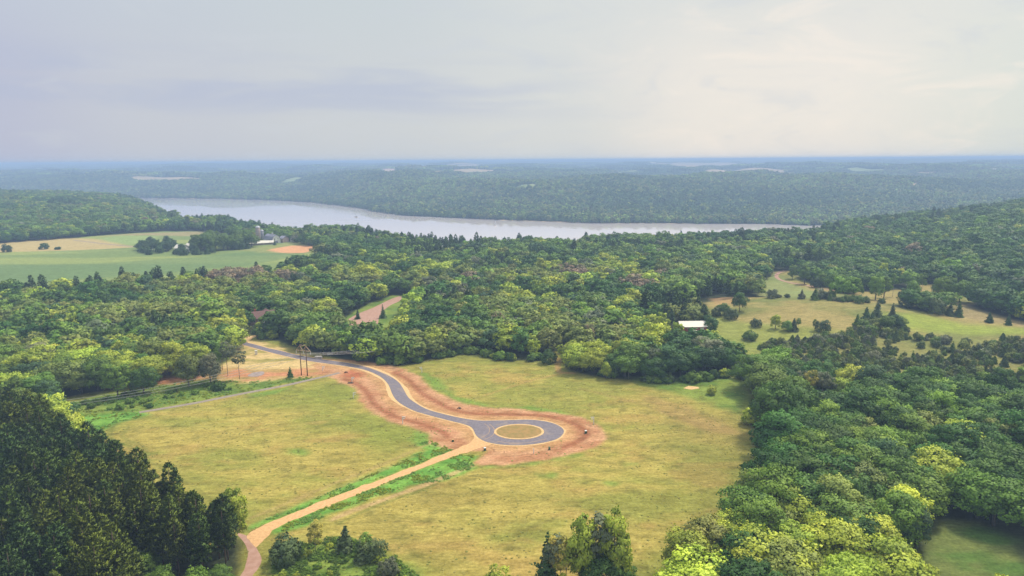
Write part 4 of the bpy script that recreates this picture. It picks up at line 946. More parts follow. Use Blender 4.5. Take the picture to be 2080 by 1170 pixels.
# ---- far bank: woods on the bluffs and the plateau
def far_wood(name, y0, y1, s, keys, k, seed, scale, lim=0.86, hz=0.0):
    rng = np.random.default_rng(seed); P = []
    Y = y0
    while Y < y1:
        w = lim * Y + 60; st = s * (1 + 0.0 * Y); xs = np.arange(-w, w, st); P.append(np.stack((xs + rng.uniform(-0.45, 0.45, len(xs)) * st, Y + rng.uniform(-0.45, 0.45, len(xs)) * st), 1)); Y += st * 0.9
    P = np.concatenate(P); x, y = P.T; d = y - np.interp(x / y, FU, FY)
    m = (d > 16 + 26 * fbm(x, y, 90, 7, 2)); x, y = x[m], y[m]; m = np.ones(len(x), bool)
    for Q in FARF: m &= ~inside(x, y, Q)
    # open farmland becomes more common on the plateau
    m &= (fbm(x, y * 0.35, 520, 88, 3) < 0.79 - 0.08 * sstep(y, 4500, 8000)); x, y = x[m], y[m]; n = len(x)
    a = 0.5 * fbm(x, y, 150, 401, 3) + 0.5 * fbm(x, y * 0.6, 420, 411, 3) + rng.uniform(-0.16, 0.16, n) ; t = np.array(TINTS['mid green'])[None, :] * np.ones((n, 1))
    t = np.where((a > 0.58)[:, None], np.array(TINTS['olive green']) * 1.0, t); t = np.where((a > 0.66)[:, None], np.array(TINTS['leaf green']) * 1.35, t); t = np.where((a < 0.44)[:, None], np.array(TINTS['dark green']), t)
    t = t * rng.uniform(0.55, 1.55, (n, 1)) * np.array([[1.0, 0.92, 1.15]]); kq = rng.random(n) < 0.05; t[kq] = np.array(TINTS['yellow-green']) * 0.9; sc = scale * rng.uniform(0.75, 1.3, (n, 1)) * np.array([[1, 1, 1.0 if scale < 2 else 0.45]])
    scatter_object(name, np.stack((x, y, H(x, y) - 0.5 + hz), 1), keys, rng.integers(0, k, n), rng.uniform(0, 6.28, n), sc, t); print(name, n)
far_wood('far_bank_forest', 1400, 3900, 11.5, [('far', i) for i in range(6)], 6, 21, 1.0)
far_wood('plateau_forest', 3900, 11000, 62, [('patch', i) for i in range(4)], 4, 22, 1.0)
far_wood('horizon_forest', 11000, 26000, 260, [('patch', i) for i in range(4)], 4, 23, 3.2, 0.82)
#@@OBJECTS

# ---------------------------------------------------------------- hazy air
def haze():
    bm = bmesh.new(); bmesh.ops.create_cube(bm, size=1.0)
    for v in bm.verts: v.co = Vector((v.co.x * 98000, v.co.y * 98000, -59 if v.co.z < 0 else 108.0))
    me = bpy.data.meshes.new('haze'); bm.to_mesh(me); bm.free()
    m = bpy.data.materials.new('hazy_air'); m.use_nodes = True; nt = m.node_tree; nt.nodes.clear()
    out = N(nt, 'ShaderNodeOutputMaterial'); v = N(nt, 'ShaderNodeVolumePrincipled'); v.inputs['Density'].default_value = 2.8e-4
    v.inputs['Color'].default_value = (0.48, 0.67, 1.0, 1); v.inputs['Anisotropy'].default_value = 0.0
    nt.links.new(v.outputs[0], out.inputs['Volume']); me.materials.append(m)
    tag(link('haze', me), kind='stuff')
# ---------------------------------------------------------------- single trees and bushes one can point at
def tree_at(kind, v, px, py, h, tint, label, cat=None, name=None, wide=1.0, group=None, hz=0.0):
    x, y = at(px, py, hz); return plant(kind, v, x, y, h, tint, label, cat, name, wide=wide, group=group)
B = 'broad'; A = 'aspen'; K = 'cottonwood'; S = 'spruce'; C_ = 'cedar'; Q = 'shrub'
LIST = [
 (B, 0, 330, 1222, 0.62, 'leaf green', 'bright leafy tree under the pines at the bottom edge', None),
 (B, 3, 392, 1226, 0.66, 'leaf green', 'second bright leafy tree under the pines nearer the lane', None),
 (K, 2, 300, 1188, 0.72, 'leaf green', 'young green tree among the pine stems at the bottom', None),
 (B, 5, 446, 1200, 0.50, 'mid green', 'low round tree between the pines and the lane at the bottom', None),
 (S, 2, 318, 1165, 1.0, 'mid green', 'young layered fir at the front of the pine stand', 'fir_tree'),
 (B, 0, 1572, 884, 1.55, 'dark green', 'great dark oak standing out from the wood at the meadow\'s right edge', 'oak_tree'),
 (B, 3, 1610, 868, 1.35, 'dark green', 'dark oak just behind the great oak at the meadow\'s right edge', 'oak_tree'),
 (Q, 2, 1530, 862, 2.4, 'yellow-green', 'bright yellow-green bush leaning out at the foot of the great oak', None),
 (B, 5, 1535, 1112, 1.15, 'leaf green', 'large bright-topped tree overhanging the meadow\'s lower right edge', None),
 (K, 1, 1478, 1150, 0.80, 'yellow-green', 'yellow-green tree below the large bright-topped one at the meadow edge', None),
 (K, 0, 1450, 1185, 0.75, 'yellow-green', 'lime tree at the very tip of the lower right wood', None),
 (K, 1, 476, 1112, 1.25, 'yellow-green', 'slim yellow-green poplar between the pine stand and the bend of the lane', 'poplar_tree'),
 (A, 1, 641, 1122, 0.72, 'golden', 'thin golden-leaved tree with forked bare stems beside the orange track', None),
 (C_, 1, 581, 1140, 1.55, 'juniper green', 'big round dark juniper at the bend of the orange track', 'juniper_tree'),
 (C_, 0, 703, 1120, 1.35, 'juniper green', 'pointed dark juniper at the top of the shrub patch', 'juniper_tree'),
 (C_, 4, 742, 1112, 0.95, 'leaf green', 'green bush right behind the pointed juniper', 'juniper_tree'),
 (C_, 2, 733, 1142, 1.0, 'juniper green', 'grey-green juniper below the pointed one in the shrub patch', 'juniper_tree'),
 (C_, 3, 762, 1136, 1.1, 'juniper green', 'dark juniper furthest right in the shrub patch', 'juniper_tree'),
 (C_, 1, 790, 1166, 0.95, 'greyish green', 'greyish juniper at the lower right corner of the shrub patch', 'juniper_tree'),
 (S, 0, 1112, 1196, 1.35, 'bluish pine green', 'dark spruce beside bare pale trunks at the bottom of the meadow', None),
 (K, 1, 1182, 1200, 1.42, 'yellow-green', 'tall slim green poplar in the clump at the bottom of the meadow', 'poplar_tree'),
 (K, 0, 1246, 1198, 1.55, 'yellow-green', 'tallest bright poplar in the clump at the bottom of the meadow', 'poplar_tree'),
 (A, 3, 1214, 1192, 1.6, 'greyish green', 'grey thin-leaved tree between the two poplars at the bottom', None),
 (A, 2, 1128, 1200, 1.0, 'greyish green', 'bare pale trunk left of three beside the dark spruce at the bottom', 'birch_tree'),
 (A, 0, 1138, 1204, 1.05, 'golden', 'middle pale trunk of three beside the dark spruce at the bottom', 'birch_tree'),
 (A, 1, 1150, 1200, 1.0, 'yellow-green', 'pale trunk right of three beside the dark spruce at the bottom', 'birch_tree'),
 (B, 6, 1222, 1215, 0.95, 'dark green', 'dark round tree in front of the two poplars at the bottom', None),
 (B, 9, 1268, 1212, 0.62, 'dark green', 'low dark tree at the right end of the bottom clump', None),
 (S, 1, 1186, 1222, 0.9, 'bluish pine green', 'blue-green spruce in front of the bottom clump of poplars', None),
 (B, 7, 1006, 1245, 0.80, 'yellow-green', 'bright lime tree top at the bottom edge below the meadow', None),
 (K, 3, 1230, 768, 0.70, 'yellow-green', 'yellow bushy tree at the front of the wood behind the meadow', None),
 (A, 0, 1277, 770, 0.78, 'leaf green', 'slender white-stemmed birch at the front of the wood behind the meadow', 'birch_tree'),
 (A, 2, 1340, 764, 0.95, 'leaf green', 'tall pale-stemmed birch in the wood behind the meadow', 'birch_tree'),
 (A, 1, 1205, 740, 1.05, 'greyish green', 'half-bare birch with pale stems behind the meadow track opening', 'birch_tree'),
 (A, 0, 1198, 716, 1.1, 'brownish', 'dead-topped pale birch beside the half-bare one behind the meadow', 'birch_tree'),
 (C_, 3, 1172, 750, 2.0, 'olive green', 'broad dull juniper right of the meadow track opening', 'juniper_tree'),
 (C_, 1, 1204, 752, 1.4, 'dark green', 'dark juniper next to the broad dull one at the meadow edge', 'juniper_tree'),
 (C_, 0, 1318, 773, 1.75, 'juniper green', 'pyramid-shaped juniper before the dark wood at the meadow\'s back', 'juniper_tree'),
 (C_, 4, 1360, 775, 1.05, 'juniper green', 'low juniper standing free right of the pyramid-shaped one', 'juniper_tree'),
 (C_, 1, 1114, 737, 1.55, 'dark green', 'bushy dark juniper left of the meadow track opening', 'juniper_tree'),
 (C_, 1, 1548, 771, 2.1, 'juniper green', 'huge round juniper at the back right corner of the meadow', 'juniper_tree'),
 (C_, 3, 1512, 769, 1.75, 'juniper green', 'round juniper left of the huge one at the meadow\'s back right corner', 'juniper_tree'),
 (C_, 4, 1578, 757, 1.9, 'dark green', 'dark juniper right of the huge one at the meadow\'s back right corner', 'juniper_tree'),
 (Q, 2, 1445, 801, 1.25, 'yellow-green', 'lone lime-green bush on the lawn right of the sandy pad', 'lone_shrub'),
 (S, 0, 778, 646, 0.85, 'bluish pine green', 'pointed blue-green spruce on the edge of the gravel yard', None),
 (S, 1, 727, 648, 0.80, 'pine green', 'dark spruce at the left end of the gravel yard', None),
 (C_, 1, 1441, 670, 2.0, 'deep green', 'dense dark round tree at the right end of the red shed', None),
 (A, 2, 463, 764, 1.20, 'greyish green', 'thin tall birch with white stem at the edge of the earthworks', 'birch_tree'),
 (A, 0, 487, 770, 1.15, 'greyish green', 'leaning thin birch nearest the sediment basin', 'birch_tree'),
 (A, 1, 452, 752, 1.10, 'leaf green', 'leafier birch left of the two thin ones by the earthworks', 'birch_tree'),
 (B, 8, 384, 786, 1.12, 'olive green', 'large oak with dark trunk on the orange earth above the power line', 'oak_tree'),
 (B, 2, 428, 780, 1.0, 'greyish green', 'greyish oak right of the large one above the power line', 'oak_tree'),
 (B, 1, 292, 800, 1.05, 'dark green', 'dark oak on the orange earth left of the large oak', 'oak_tree'),
 (B, 4, 240, 808, 1.08, 'leaf green', 'tall green oak near the left end of the orange earth', 'oak_tree'),
 (C_, 2, 590, 767, 0.85, 'dark green', 'little dark fir beside the power poles', 'fir_tree'),
 (Q, 3, 445, 792, 1.5, 'dark green', 'big dark bush below the power line cables', 'lone_shrub'),
 (Q, 0, 305, 828, 0.8, 'dark green', 'small dark bush at the end of the grey path', 'lone_shrub'),
 (C_, 1, 14, 512, 2.1, 'bluish pine green', 'dark round bush leftmost in the tan farm field', 'field_shrub'),
 (Q, 0, 90, 506, 2.8, 'bluish pine green', 'wide dark bush in the middle of the tan farm field', 'field_shrub'),
 (Q, 1, 118, 507, 1.7, 'bluish pine green', 'small dark bush right of the wide one in the tan farm field', 'field_shrub'),
 (S, 0, 558, 498, 0.75, 'bluish pine green', 'dark spruce in front of the white barn gable', None),
 (K, 0, 1609, 567, 0.95, 'leaf green', 'slim poplar inside the bend of the curving lane', 'poplar_tree'),
 (K, 1, 1634, 577, 1.15, 'leaf green', 'tall round-topped poplar right of the curving lane', 'poplar_tree'),
 (K, 2, 1668, 583, 1.0, 'leaf green', 'third poplar along the curving lane', 'poplar_tree'),
 (B, 6, 1697, 594, 1.3, 'mid green', 'large leafy tree at the lower end of the curving lane', None),
 (B, 2, 1734, 606, 1.0, 'leaf green', 'green tree on the crest of the rolling field', None),
 (K, 0, 1778, 609, 1.3, 'leaf green', 'tall pale poplar behind the crest of the rolling field', 'poplar_tree'),
 (K, 1, 1795, 606, 1.2, 'leaf green', 'poplar touching the tall pale one behind the crest', 'poplar_tree'),
 (A, 2, 1813, 603, 1.2, 'leaf green', 'slender poplar with visible stem behind the crest', 'poplar_tree'),
 (K, 3, 1852, 608, 1.2, 'leaf green', 'light poplar standing free in the far tan clearing', 'poplar_tree'),
 (A, 0, 1870, 603, 1.25, 'leaf green', 'second light poplar in the far tan clearing', 'poplar_tree'),
 (B, 0, 1915, 612, 1.35, 'leaf green', 'broad clump-like tree right of the far tan clearing', None),
 (B, 3, 1948, 614, 1.25, 'mid green', 'darker tree joined to the broad one right of the far tan clearing', None),
 (K, 2, 1575, 668, 0.75, 'yellow-green', 'bright yellow bush-like tree on the slope of the rolling field', None),
 (Q, 2, 1600, 672, 2.0, 'leaf green', 'green bush beside the bright yellow one on the rolling field', 'lone_shrub'),
 (A, 3, 1621, 670, 0.62, 'mid green', 'small upright tree on the slope of the rolling field', None),
 (C_, 0, 1612, 672, 1.4, 'juniper green', 'dark juniper under the small upright tree on the slope', 'juniper_tree'),
 (A, 1, 1655, 671, 0.55, 'mid green', 'thin little tree on the slope left of the dark bush', None),
 (C_, 1, 1672, 674, 1.6, 'juniper green', 'wide dark juniper on the slope of the rolling field', 'juniper_tree'),
 (C_, 0, 1759, 650, 1.5, 'bluish pine green', 'conical fir at the left of the trio on the rolling field', 'fir_tree'),
 (C_, 2, 1781, 645, 1.75, 'juniper green', 'tallest fir of the trio on the rolling field', 'fir_tree'),
 (C_, 0, 1771, 658, 1.4, 'bluish pine green', 'front fir of the trio on the rolling field', 'fir_tree'),
 (C_, 2, 1812, 646, 1.45, 'juniper green', 'fir at the top right of the scrub on the rolling field', 'fir_tree'),
 (C_, 0, 1741, 661, 1.3, 'mid green', 'fir at the top left corner of the scrub', 'fir_tree'),
 (B, 9, 1800, 672, 0.75, 'mid green', 'bluish leafy tree rising from the top of the scrub', None),
 (B, 1, 1822, 668, 0.72, 'blue-green', 'dull leafy tree rising from the scrub\'s right shoulder', None),
 (C_, 1, 1845, 624, 2.0, 'bluish pine green', 'dense dark juniper alone at the right end of the crest', 'juniper_tree'),
 (C_, 3, 1837, 606, 1.5, 'bluish pine green', 'dark juniper behind the lone one at the end of the crest', 'juniper_tree'),
 (C_, 3, 1901, 637, 2.0, 'juniper green', 'wide juniper in the row above the green slope', 'juniper_tree'),
 (C_, 1, 1886, 630, 1.5, 'juniper green', 'small juniper at the left of the row above the green slope', 'juniper_tree'),
 (C_, 0, 1929, 641, 1.5, 'juniper green', 'pointed juniper in the row above the green slope', 'juniper_tree'),
 (C_, 2, 1947, 643, 1.55, 'bluish pine green', 'last juniper of the row above the green slope', 'juniper_tree'),
 (C_, 0, 2009, 655, 1.2, 'bluish pine green', 'small dark juniper alone on the brown slope at far right', 'juniper_tree'),
 (C_, 2, 2048, 660, 1.1, 'bluish pine green', 'little green juniper near the frame\'s edge on the brown slope', 'juniper_tree'),
 (C_, 3, 1658, 584, 1.6, 'bluish pine green', 'dark bush under the poplars by the curving lane', 'juniper_tree'),
 (B, 5, 1468, 640, 0.62, 'dark green', 'dark tree on the field corner right of the red shed', None),
 (C_, 1, 1484, 648, 1.6, 'juniper green', 'dark juniper just below the tree on the field corner', 'juniper_tree'),
 (B, 2, 1502, 632, 0.85, 'dark green', 'taller dark tree at the left end of the rolling field', None),
 (C_, 3, 1455, 642, 1.2, 'juniper green', 'small juniper between the red shed and the field corner', 'juniper_tree'),
 (Q, 3, 1523, 690, 2.2, 'mid green', 'wide green bush on the grassy slope below the field corner', 'lone_shrub'),
 (C_, 1, 1535, 664, 1.2, 'juniper green', 'dull bush in the grass left of the bright yellow one', 'juniper_tree'),
]
for k, v, px, py, h, t, lb, nm in LIST: tree_at(k, v, px, py, h, t, lb, None, nm, wide=0.72 if nm == 'poplar_tree' and px < 1300 else 1.0)
# rows and patches of bushes
def bush_patch(P, n, kinds, hs, tints, label, group, seed, cat='shrub', name=None, py_order=False):
    rng = np.random.default_rng(seed); c = 0; tries = 0
    while c < n and tries < 5000:
        tries += 1; x = rng.uniform(*[P[:, 0].min(), P[:, 0].max()]); y = rng.uniform(P[:, 1].min(), P[:, 1].max())
        if not inside(np.array([x]), np.array([y]), P)[0]: continue
        if dist_poly(np.array([x]), np.array([y]), ROAD[::3])[0] < 5 or dist_poly(np.array([x]), np.array([y]), PATHC, False)[0] < 2.2 or inside(np.array([x]), np.array([y]), LANE)[0]: continue
        k, v = kinds[int(rng.integers(len(kinds)))]; t = tints[int(rng.integers(len(tints)))]; h = rng.uniform(*hs)
        sz = 'larger' if h > (hs[0] + hs[1]) / 2 else 'smaller'
        plant(k, v, x, y, h, t, f'{sz} {t} {label}', cat, name, group=f'{sz} {t} {group}'); c += 1
sh = [('shrub', i) for i in range(5)]; cd = [('cedar', i) for i in range(5)]
bush_patch(SHRUBZ, 75, sh, (0.3, 0.7), ['yellow-green', 'yellow-green', 'leaf green'], 'shrub in the thicket between lane and meadow', 'shrubs in the thicket between lane and meadow', 31)
bush_patch(wpoly([(140, 826), (215, 806), (436, 776), (480, 780), (480, 792), (400, 808), (285, 830), (200, 842)]), 45, sh, (0.4, 1.0), ['mid green', 'leaf green', 'leaf green'], 'bush in the rough strip beneath the power line', 'bushes in the rough strip beneath the power line', 32)
bush_patch(wpoly([(700, 735), (760, 728), (850, 728), (860, 736), (800, 744), (760, 742)]), 26, sh, (0.9, 1.9), ['mid green', 'leaf green', 'dark green'], 'bush above the road where the wood ends', 'bushes above the road where the wood ends', 33)
bush_patch(SCRUB, 120, cd + [('cedar', 1), ('cedar', 3), ('cedar', 4)], (0.5, 1.15), ['juniper green', 'mid green', 'olive green'], 'juniper in the scrub below the rolling field', 'junipers in the scrub below the rolling field', 34, 'tree', 'juniper_tree')
bush_patch(SCRUB, 30, sh, (0.8, 2.3), ['mid green', 'leaf green', 'greyish green'], 'leafy bush in the scrub below the rolling field', 'leafy bushes in the scrub below the rolling field', 35)
bush_patch(wpoly([(1560, 606), (1640, 602), (1720, 608), (1800, 616), (1836, 624), (1800, 622), (1700, 613), (1600, 607)]), 30, cd + sh, (0.8, 1.5), ['juniper green', 'mid green', 'greyish green'], 'juniper in the hedge along the crest', 'junipers in the hedge along the crest', 36, 'tree', 'juniper_tree')
bush_patch(wpoly([(1420, 690), (1450, 690), (1540, 745), (1500, 760), (1440, 745)]), 24, sh, (1.2, 2.4), ['mid green', 'dark green', 'greyish green'], 'bush between the back wood and the grassy slope', 'bushes between the back wood and the grassy slope', 37)
bush_patch(wpoly([(1590, 455), (1640, 470), (1660, 470)]), 0, sh, (1, 2), ['mid green'], '', '', 38)
# understory skirt along the wood edges
def edge_bushes(px_line, n, label, group, seed, hs=(0.9, 1.8)):
    L_ = smooth_line(wpoly(px_line), 1.0); rng = np.random.default_rng(seed)
    for k in range(n):
        p = L_[int(rng.integers(len(L_)))] + rng.normal(0, 0.9, 2); t = ['mid green', 'dark green', 'leaf green', 'yellow-green'][int(rng.choice(4, p=[.4, .3, .2, .1]))]; v = int(rng.integers(5)); h = rng.uniform(*hs)
        plant('shrub', v, p[0], p[1], h, t, f'{t} {label}', group=f'{t} {group}')
bush_patch(wpoly([(1380, 684), (1430, 684), (1430, 708), (1385, 706)]), 11, sh, (0.5, 0.95), ['mid green', 'leaf green', 'dark green'], 'bush in front of the red shed', 'bushes in front of the red shed', 39)
bush_patch(wpoly([(520, 668), (560, 668), (556, 690), (525, 690)]), 12, sh, (0.9, 1.8), ['mid green', 'leaf green', 'yellow-green'], 'bush in front of the brown house', 'bushes in front of the brown house', 40)
for px, py, lb, h in ((1628, 822, 'leftmost', 1.05), (1643, 826, 'second', 1.12), (1656, 822, 'third', 1.0), (1668, 827, 'fourth', 1.08), (1681, 824, 'fifth', 0.95)):
    tree_at(A, random.choice((0, 1, 2)), px, py, h, random.choice(['golden', 'greyish green']), f'{lb} of the five half-bare birches with pale trunks in the right-hand wood', None, 'birch_tree', group='half-bare pale birches in the right-hand wood')
tree_at(A, 3, 1735, 838, 1.0, 'mid green', 'single leaning birch right of the five half-bare ones', None, 'birch_tree')
edge_bushes([(880, 729), (920, 722), (960, 717), (1000, 727), (1040, 733), (1090, 731)], 28, 'undergrowth bush along the back edge of the meadow', 'undergrowth bushes along the back edge of the meadow', 41)
edge_bushes([(1210, 762), (1290, 773), (1380, 776), (1478, 764)], 26, 'undergrowth bush at the foot of the wood behind the lawn', 'undergrowth bushes at the foot of the wood behind the lawn', 42)
edge_bushes([(1552, 900), (1548, 940), (1550, 1000), (1490, 1090), (1400, 1152)], 34, 'bush at the foot of the right-hand wood', 'bushes at the foot of the right-hand wood', 43, (0.8, 1.6))
# farmhouse grove
rng = np.random.default_rng(51)
GR = wpoly([(280, 514), (300, 517), (372, 519), (440, 515), (512, 505), (512, 494), (440, 496), (400, 503), (345, 500), (290, 500)])
c = 0
while c < 84:
    x = rng.uniform(GR[:, 0].min(), GR[:, 0].max()); y = rng.uniform(GR[:, 1].min(), GR[:, 1].max())
    if not inside(np.array([x]), np.array([y]), GR)[0]: continue
    px, py = proj(x, y, 0)
    if 353 < px < 392 and py < 514: continue
    front = dist_poly(np.array([x]), np.array([y]), GR[:5], False)[0] < 14
    if front: plant('cedar', int(rng.integers(5)), x, y, rng.uniform(1.3, 2.0), 'bluish pine green', 'dark evergreen in the windbreak before the farmhouse', 'tree', 'juniper_tree', group='evergreens of the farmhouse windbreak')
    elif px > 400: plant('broad', int(rng.integers(10)), x, y, rng.uniform(1.1, 1.5), 'mid green', 'tall leafy tree in the farm grove left of the barn', 'tree', 'shade_tree', group='tall trees of the farm grove left of the barn')
    else: plant('broad', int(rng.integers(10)), x, y, rng.uniform(0.7, 0.95), 'blue-green', 'rounded leafy tree in the farm grove\'s left half', 'tree', 'shade_tree', group='rounded trees in the left half of the farm grove')
    c += 1

# weeds: the lush strips beside the track and the rough grass
def weeds(name, P, s, sc, tints, seed, avoid=()):
    x, y = jgrid(P[:, 0].min(), P[:, 0].max(), P[:, 1].min(), P[:, 1].max(), s, seed, 0.5); sd = sdist(x, y, P, 4); rng = np.random.default_rng(seed)
    m = (sd > 0.2) & (fbm(x, y, 3.0, seed, 3) > 0.50); m &= ~inside(x, y, TRACK) & ~inside(x, y, LANE) & (dist_poly(x, y, PATHC, False) > 1.7)
    x, y = x[m], y[m]; n = len(x); q = fbm(x, y, 5, seed + 5, 3); t = np.where((q > 0.5)[:, None], np.array(TINTS[tints[0]]), np.array(TINTS[tints[1]])) * rng.uniform(0.8, 1.25, (n, 1))
    z = rng.uniform(sc[0], sc[1], (n, 1)); scatter_object(name, np.stack((x, y, H(x, y)), 1), [('weed', i) for i in range(4)], rng.integers(0, 4, n), rng.uniform(0, 6.28, n), np.concatenate((z * 1.2, z * 1.2, z), 1), t)
weeds('undergrowth', STRIPU, 0.62, (0.18, 0.42), ('weed green', 'yellow-green'), 61)
weeds('undergrowth', STRIPL, 0.62, (0.18, 0.45), ('weed green', 'yellow-green'), 62)
weeds('undergrowth', GREENW, 1.2, (0.2, 0.6), ('weed green', 'yellow-green'), 63)
TINTS['dry'] = (0.50, 0.43, 0.14); TINTS['olive dry'] = (0.34, 0.36, 0.10)
def tufts(name, P, s, thr, sc, tints, seed, sub=None):
    x, y = jgrid(P[:, 0].min(), P[:, 0].max(), P[:, 1].min(), P[:, 1].max(), s, seed, 0.5); m = inside(x, y, P)
    if sub is None: m &= ~inside(x, y, DIRT)
    m &= (fbm(x, y * 1.8, 9, seed, 4) > thr) & (np.random.default_rng(seed + 1).random(len(x)) < 0.18); m &= ~inside(x, y, TRACK) & ~inside(x, y, LANE) & ~inside(x, y, STRAW); x, y = x[m], y[m]
    k = (dist_poly(x, y, ROAD[::3]) > 2.2) & ~inside(x, y, ROAD) & (dist_poly(x, y, PATHC, False) > 1.6); x, y = x[k], y[k]; n = len(x); rng = np.random.default_rng(seed)
    t = np.where((rng.random(n) < 0.5)[:, None], np.array(TINTS[tints[0]]), np.array(TINTS[tints[1]])) * rng.uniform(0.8, 1.15, (n, 1)); z = rng.uniform(sc[0], sc[1], (n, 1))
    scatter_object(name, np.stack((x, y, H(x, y) - 0.03), 1), [('weed', i) for i in range(4)], rng.integers(0, 4, n), rng.uniform(0, 6.28, n), np.concatenate((z * 1.8, z * 1.5, z), 1), t); print(name, n)
tufts('grass', MEADOW, 1.2, 0.46, (0.10, 0.26), ('dry', 'olive dry'), 81)
tufts('grass', DIRT, 1.5, 0.55, (0.10, 0.26), ('olive dry', 'weed green'), 82, 1)
weeds('undergrowth', SHRUBZ, 0.9, (0.35, 0.9), ('leaf green', 'mid green'), 64)

sx_, sy_ = jgrid(SCRUB[:, 0].min(), SCRUB[:, 0].max(), SCRUB[:, 1].min(), SCRUB[:, 1].max(), 3.6, 71, 0.5); k = inside(sx_, sy_, SCRUB) & (fbm(sx_, sy_, 17, 72, 3) > 0.45); sx_, sy_ = sx_[k], sy_[k]; n = len(sx_); rng = np.random.default_rng(71)
kk = rng.integers(0, 6, n); z = np.where(kk < 3, rng.uniform(0.45, 1.0, n), rng.uniform(0.2, 0.4, n))[:, None]; cc_ = [TINTS[t] for t in ('juniper green', 'mid green', 'olive green', 'greyish green')]
scatter_object('scrub', np.stack((sx_, sy_, H(sx_, sy_) - 0.1), 1), [('cedar', i) for i in range(3)] + [('broad', i) for i in range(3)], kk, rng.uniform(0, 6.28, n), np.concatenate((z, z, z), 1), np.array([cc_[i] for i in rng.integers(0, 4, n)]) * rng.uniform(0.8, 1.25, (n, 1)))

# ---------------------------------------------------------------- built things
def boxm(name, parts, mats, smooth=False):
    """parts: (cx,cy,cz,sx,sy,sz,mat index[,rz]); chamfered boxes joined into one mesh"""
    bm = bmesh.new()
    for p in parts:
        cx_, cy_, cz, sx, sy, sz, mi = p[:7]; rz = p[7] if len(p) > 7 else 0.0
        r = bmesh.ops.create_cube(bm, size=1.0, matrix=Matrix.Translation((cx_, cy_, cz)) @ Matrix.Rotation(rz, 4, 'Z') @ Matrix.Diagonal((sx, sy, sz, 1)))
        for v in r['verts']:
            for f in v.link_faces: f.material_index = mi
    me = bpy.data.meshes.new(name); bm.to_mesh(me); bm.free()
    for m in mats: me.materials.append(m)
    return me
def beam(a, b, w, h=None):
    """box beam from a to b as a matrix for create_cube"""
    a = Vector(a); b = Vector(b); d = b - a; q = d.to_track_quat('X', 'Z').to_matrix().to_4x4()
    return Matrix.Translation((a + b) / 2) @ q @ Matrix.Diagonal((d.length, w, h or w, 1))
def beams(name, lst, mat):
    bm = bmesh.new()
    for a, b, w in lst: bmesh.ops.create_cube(bm, size=1.0, matrix=beam(a, b, w))
    me = bpy.data.meshes.new(name); bm.to_mesh(me); bm.free(); me.materials.append(mat); return me

FR = [at(-45, 826, 12.3), at(618.5, 763), at(1011, 643, 12.2), at(1230, 603, 12.0)]
FR = [np.array(p) for p in FR]
def face(i):
    if i == 1: return math.radians(70)
    if i == 2: return math.radians(62)
    a = FR[max(i - 1, 0)]; b = FR[min(i + 1, len(FR) - 1)]; d = b - a; return math.atan2(d[1], d[0])
def h_frame(i, label, show=True):
    x, y = FR[i]; rz = face(i); t = thing('power_pole', label, 'power pole', (x, y, float(H(x, y))), rz, 'wooden H-frame power poles carrying the line')
    for s in (-1, 1): link('pole', join_tubes('pole', [([(0, s * 1.7, -1), (0, s * 1.68, 8), (0, s * 1.65, 15.0)], 0.24, 0.17, 10)], M['wood']), t)
    link('cross_arm', beams('cross_arm', [((0.2, -4.1, 12.2), (0.2, 4.1, 12.2), 0.30)], M['armwood']), t)
    link('top_beam', beams('top_beam', [((0, -1.7, 14.9), (0, 1.7, 14.9), 0.22)], M['armwood']), t)
    for s in (-1, 1):
        link('brace', beams('brace', [((0, s * 1.7, 14.7), (0.2, s * 3.9, 12.3), 0.2)], M['armwood']), t)
        link('brace', beams('brace', [((0, s * 1.7, 14.7), (0.2, s * 0.2, 12.3), 0.2)], M['armwood']), t)
    for s in (-4.0, 0, 4.0):
        pts = [(0, 0, 12.1)]; L_ = [([(0.2, s, 12.1), (0.2, s, 10.5)], 0.05, 0.05, 6)] + [([(0.2, s, 11.95 - 0.17 * k), (0.2, s, 11.88 - 0.17 * k)], 0.19, 0.14, 8) for k in range(9)]
        link('insulator', join_tubes('insulator', L_, M['insul']), t)
h_frame(1, 'wooden H-frame power pole standing in the grass before the road')
h_frame(2, 'wooden H-frame power pole rising out of the wood behind the meadow')
def wire(a, b, sag, r, label, cat='cable', group=None, mat='cable', name='power_cable'):
    a = np.array(a); b = np.array(b); n = 24; P = [tuple(a + (b - a) * k / n - np.array([0, 0, sag * 4 * (k / n) * (1 - k / n)])) for k in range(n + 1)]
    return tag(link(name, join_tubes(name, [(P, r, r, 5)], M[mat])), label, cat, group)
def att(i, s, z=10.5):
    x, y = FR[i]; rz = face(i); return (x + math.cos(rz) * 0.2 - math.sin(rz) * s, y + math.sin(rz) * 0.2 + math.cos(rz) * s, float(H(x, y)) + z)
spans = [(0, 1, 'from the H-frame to the lower left forest', 4.0), (1, 2, 'between the two H-frames above the trees', 5.0), (2, 3, 'running off behind the wood from the second H-frame', 2.0)]
for a, b, w, sg in spans:
    for s, wd in ((-4.0, 'near outer'), (0.0, 'middle'), (4.0, 'far outer')):
        wire(att(a, s), att(b, s), sg, 0.055, f'{wd} power cable {w}', group='cables of the H-frame power line')
h1, h2 = at(1500, 582, 13), at(1815, 462, 8)
for k, s in enumerate((-5, 0, 5)):
    wire((h1[0] + s, h1[1], float(H(*h1)) + 16), (h2[0] + s, h2[1], float(H(*h2)) + 15), 9, 0.11, f'{["left", "centre", "right"][k]} dark cable climbing over the right-hand hill wood', group='cables over the right-hand hill', mat='tyre')

